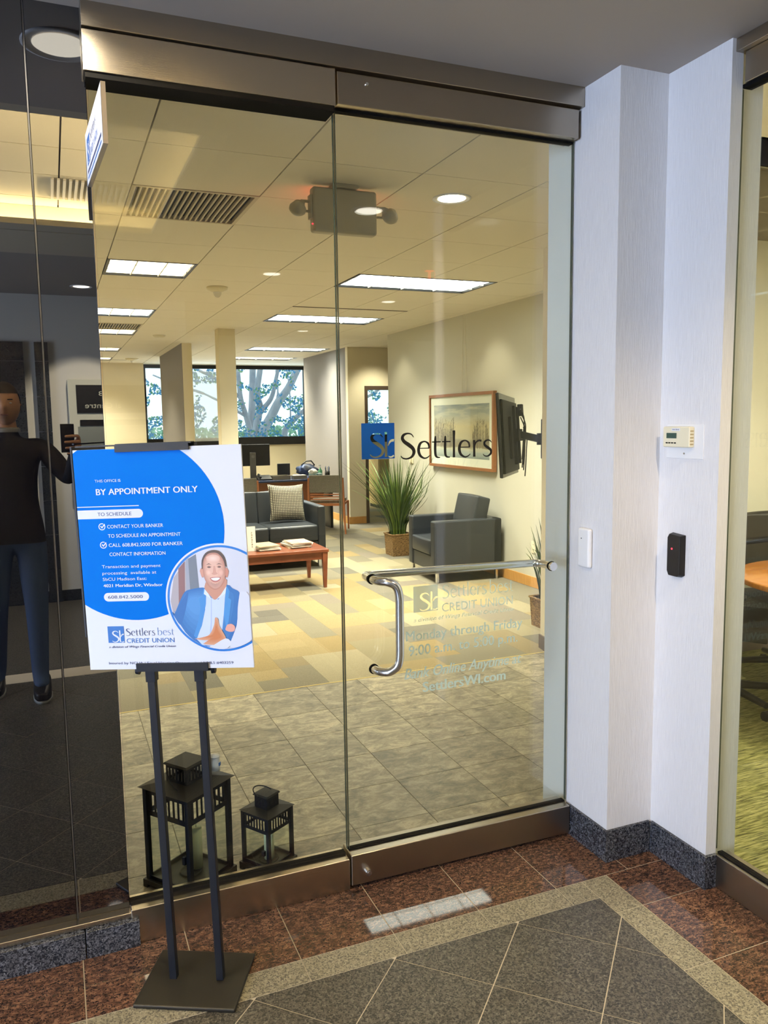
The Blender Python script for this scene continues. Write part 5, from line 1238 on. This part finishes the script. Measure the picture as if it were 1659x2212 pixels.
for k in range(5000):
    x_, y_, z_ = rh.uniform(-6, 16), rh.uniform(30, 33), -.6+rh.uniform(0, 1)**.7*2.0; s_ = rh.uniform(.08, .2)
    a = Vector((rh.uniform(-1, 1), rh.uniform(-1, 1), rh.uniform(-1, 1))).normalized(); b_ = a.orthogonal().normalized(); c = Vector((x_, y_, z_)); hg.add([c-a*s_, c+b_*s_*.6, c+a*s_, c-b_*s_*.6], [(0, 1, 2, 3)])
ob('hedge', hg, PM('hedge leaf', (.18, .34, .22), .7), label='low green hedge far outside the windows', cat='hedge', kind='stuff')

# ================================================================== THE PHOTOGRAPHER (seen mirrored in the cladding)
def photographer():
    base = Vector((-1.115, -2.80, 0))
    e = empty('person', base, 'person in dark sweater and jeans holding up a phone, mirrored in the cladding', 'person')
    J = {  # joint: (x, y, z, radius x, radius y) relative to base; faces +y, right hand is +x
     'pel': (0, 0, .98, .165, .115), 'waist': (0, .0, 1.12, .155, .11), 'chest': (0, .0, 1.34, .18, .125), 'neckb': (0, -.01, 1.52, .085, .08), 'neck': (0, 0, 1.60, .058, .062), 'skull': (0, .01, 1.68, .055, .06),
     'sR': (.185, .0, 1.475, .075, .075), 'eR': (.335, .07, 1.265, .054, .054), 'wR': (.362, .225, 1.425, .036, .034), 'hR': (.375, .262, 1.475, .030, .026),
     'sL': (-.185, .0, 1.475, .075, .075), 'eL': (-.25, -.02, 1.20, .052, .052), 'wL': (-.22, .12, .98, .034, .03), 'hL': (-.215, .15, .93, .038, .026),
     'hipR': (.095, 0, .90, .098, .105), 'kR': (.105, .10, .50, .068, .07), 'aR': (.105, .20, .11, .048, .050), 'fR': (.115, .30, .055, .046, .04),
     'hipL': (-.095, 0, .90, .098, .105), 'kL': (-.12, .03, .50, .068, .07), 'aL': (-.135, .0, .11, .048, .05), 'fL': (-.15, .12, .055, .046, .04)}
    E_ = [('pel', 'waist'), ('waist', 'chest'), ('chest', 'neckb'), ('neckb', 'neck'), ('neck', 'skull'), ('chest', 'sR'), ('sR', 'eR'), ('eR', 'wR'), ('wR', 'hR'), ('chest', 'sL'), ('sL', 'eL'), ('eL', 'wL'), ('wL', 'hL'),
          ('pel', 'hipR'), ('hipR', 'kR'), ('kR', 'aR'), ('aR', 'fR'), ('pel', 'hipL'), ('hipL', 'kL'), ('kL', 'aL'), ('aL', 'fL')]
    fing = []
    # fingers of the right hand curl round the phone from its outer edge
    for k, (dz, ln) in enumerate(((.045, 1.0), (.020, 1.08), (-.006, 1.02), (-.032, .85))):
        b0 = (.378, .262, 1.475+dz); p1 = (.388, .300, 1.478+dz*1.25); p2 = (.356, .322, 1.476+dz*1.3); p3 = (.356-.045*ln, .322, 1.474+dz*1.3)
        fing.append([b0, p1, p2, p3])
    fing.append([(.36, .25, 1.46), (.335, .262, 1.50), (.32, .272, 1.535)])
    for k in range(4): fing.append([(-.215+.0, .15, .93), (-.232+.012*k, .165, .885), (-.23+.012*k, .175, .85)])
    fing.append([(-.2, .16, .94), (-.18, .185, .91), (-.175, .19, .88)])
    names_ = list(J); V = [J[n][:3] for n in names_]; R_ = [J[n][3:] for n in names_]; ed = [(names_.index(a), names_.index(b)) for a, b in E_]
    hi = {True: names_.index('hR'), False: names_.index('hL')}
    for i, f_ in enumerate(fing):
        prev = hi[i < 5]
        for j, p in enumerate(f_[1:] if True else f_):
            V.append(p); R_.append((.0095-.001*j, .0095-.001*j)); ed.append((prev, len(V)-1)); prev = len(V)-1
    me = bpy.data.meshes.new('body'); me.from_pydata(V, ed, []); o = bpy.data.objects.new('body', me); COL.objects.link(o)
    md = o.modifiers.new('skin', 'SKIN'); md.use_smooth_shade = True; o.modifiers.new('sub', 'SUBSURF').levels = 2
    for i, v in enumerate(me.skin_vertices[0].data): v.radius = R_[i]; v.use_root = (i == 0)
    dg = bpy.context.evaluated_depsgraph_get(); m2 = bpy.data.meshes.new_from_object(o.evaluated_get(dg)); bpy.data.objects.remove(o)
    bm = bmesh.new(); bm.from_mesh(m2)
    # head: one surface, merged into the body mesh
    r = bmesh.ops.create_uvsphere(bm, u_segments=32, v_segments=24, radius=1)
    for v in r['verts']:
        x, y, z = v.co; w = 1-.22*max(0, -z-.25)**1.2-.05*max(0, z); x = math.copysign(abs(x)**.9, x)
        X_, Y_, Z_ = x*.083*w, y*.102*(1-.12*max(0, -z)), z*.122
        if y > 0:
            g1 = math.exp(-((x/.20)**2+((z+.12)/.20)**2)); Y_ += .024*g1                       # nose
            g2 = math.exp(-(((abs(x)-.38)/.17)**2+((z-.06)/.11)**2)); Y_ -= .012*g2            # eye sockets
            g3 = math.exp(-((x/.6)**2+((z-.22)/.10)**2)); Y_ += .006*g3                        # brow
            g4 = math.exp(-((x/.32)**2+((z+.48)/.09)**2)); Y_ += .007*g4                       # lips
            g5 = math.exp(-((x/.35)**2+((z+.85)/.16)**2)); Y_ += .014*g5                       # chin
        v.co = Vector((X_, Y_+.022, Z_*1.04+1.722))
    for zc_ in (.90, 1.575): bmesh.ops.bisect_plane(bm, geom=bm.verts[:]+bm.edges[:]+bm.faces[:], plane_co=(0, 0, zc_), plane_no=(0, 0, 1))
    bm.to_mesh(m2); bm.free()
    for m in (m_sweat, m_jean, m_skin): m2.materials.append(m)
    for p in m2.polygons:
        c = p.center; p.use_smooth = True
        hand = (c.x > .27 and c.z > 1.43 and c.y > .22) or (c.x < -.15 and c.z < .985 and c.y > .10 and c.z > .80)
        p.material_index = 2 if (c.z > 1.575 and abs(c.x) < .15) or hand else (1 if c.z < .90 and not hand else 0)
    ob('body', m2, None, e)
    hr = MB(); bm = bmesh.new(); bmesh.ops.create_uvsphere(bm, u_segments=32, v_segments=20, radius=1)
    bmesh.ops.delete(bm, geom=[v for v in bm.verts if (v.co.z < .40 and v.co.y > .15) or v.co.z < -.35], context='VERTS')
    for v in bm.verts: x, y, z = v.co; v.co = Vector((x*.086, y*.108+.018, z*.133+1.724))
    hm = bpy.data.meshes.new('hair'); bm.to_mesh(hm); bm.free(); hm.materials.append(m_hair)
    for p in hm.polygons: p.use_smooth = True
    h_ = ob('hair', hm, None, e)
    for sx in (-1, 1):
        ob('ear', MB().lathe([(0, -.008), (.012, -.006), (.016, 0), (.012, .006), (0, .008)], (sx*.083, .012, 1.72), 14, sx=.5, sy=1.0), m_skin, e)
        ob('eye', MB().lathe([(0, -.006), (.009, -.003), (.010, 0), (.009, .003), (0, .006)], (sx*.030, .109, 1.729), 12, sx=1.2, sy=.6), m_plasW, e)
        ob('eyebrow', MB().obox((sx*.030, .119, 1.749), (1, 0, 0), (0, 1, 0), (0, 0, 1), .017, .003, .003), m_hair, e)
    ob('mouth', MB().obox((0, .123, 1.662), (1, 0, 0), (0, 1, 0), (0, 0, 1), .021, .003, .0035), PM('lips', (.35, .12, .09), .5), e, bevel=.002)
    ob('shirt_collar', MB().lathe([(.075, 0), (.074, .02), (.066, .028), (.064, .01)], (0, 0, 1.56), 20), PM('white tee collar', (.35, .35, .34), .7), e)
    for sx, yy in ((1, .27), (-1, .09)):
        sx_ = .112 if sx > 0 else -.148
        bm = bmesh.new(); bmesh.ops.create_cube(bm, size=2); bmesh.ops.subdivide_edges(bm, edges=bm.edges, cuts=5, use_grid_fill=True)
        for v in bm.verts:
            x, y, z = v.co; t = (y+1)/2; w = .050*(1-.25*abs(y)**3); hgt = .055-.028*t; q = Vector((x, y, z)); k = 1/ max(1, (abs(x)**6+abs(y)**6+abs(z)**6)**(1/6))
            v.co = Vector((sx_+x*k*w, yy-.03+y*k*.145, .012+hgt+z*k*hgt))
        sm_ = bpy.data.meshes.new('shoe'); bm.to_mesh(sm_); bm.free(); sm_.materials.append(m_plasB)
        for p in sm_.polygons: p.use_smooth = True
        ob('shoe', sm_, None, e); ob('sole', MB().lathe([(0, 0), (1, 0), (1, .016), (0, .016)], (sx_, yy-.03, 0), 24, sx=.053, sy=.150), PM('pale sole', (.35, .36, .33), .6), e)
    ph_ = empty('phone', (-.787, -2.497, 1.522), 'black phone held up by the photographer', 'phone')
    ob('case', B(-.037, .037, -.005, .004, -.082, .082), m_plasB, ph_, bevel=.003); ob('camera_bar', B(-.034, .034, .004, .0065, .045, .062), PM('dark lens bar', (.02, .02, .02), .15), ph_)
photographer()
for d_ in list(bpy.data.curves):
    if d_.users == 0: bpy.data.curves.remove(d_)
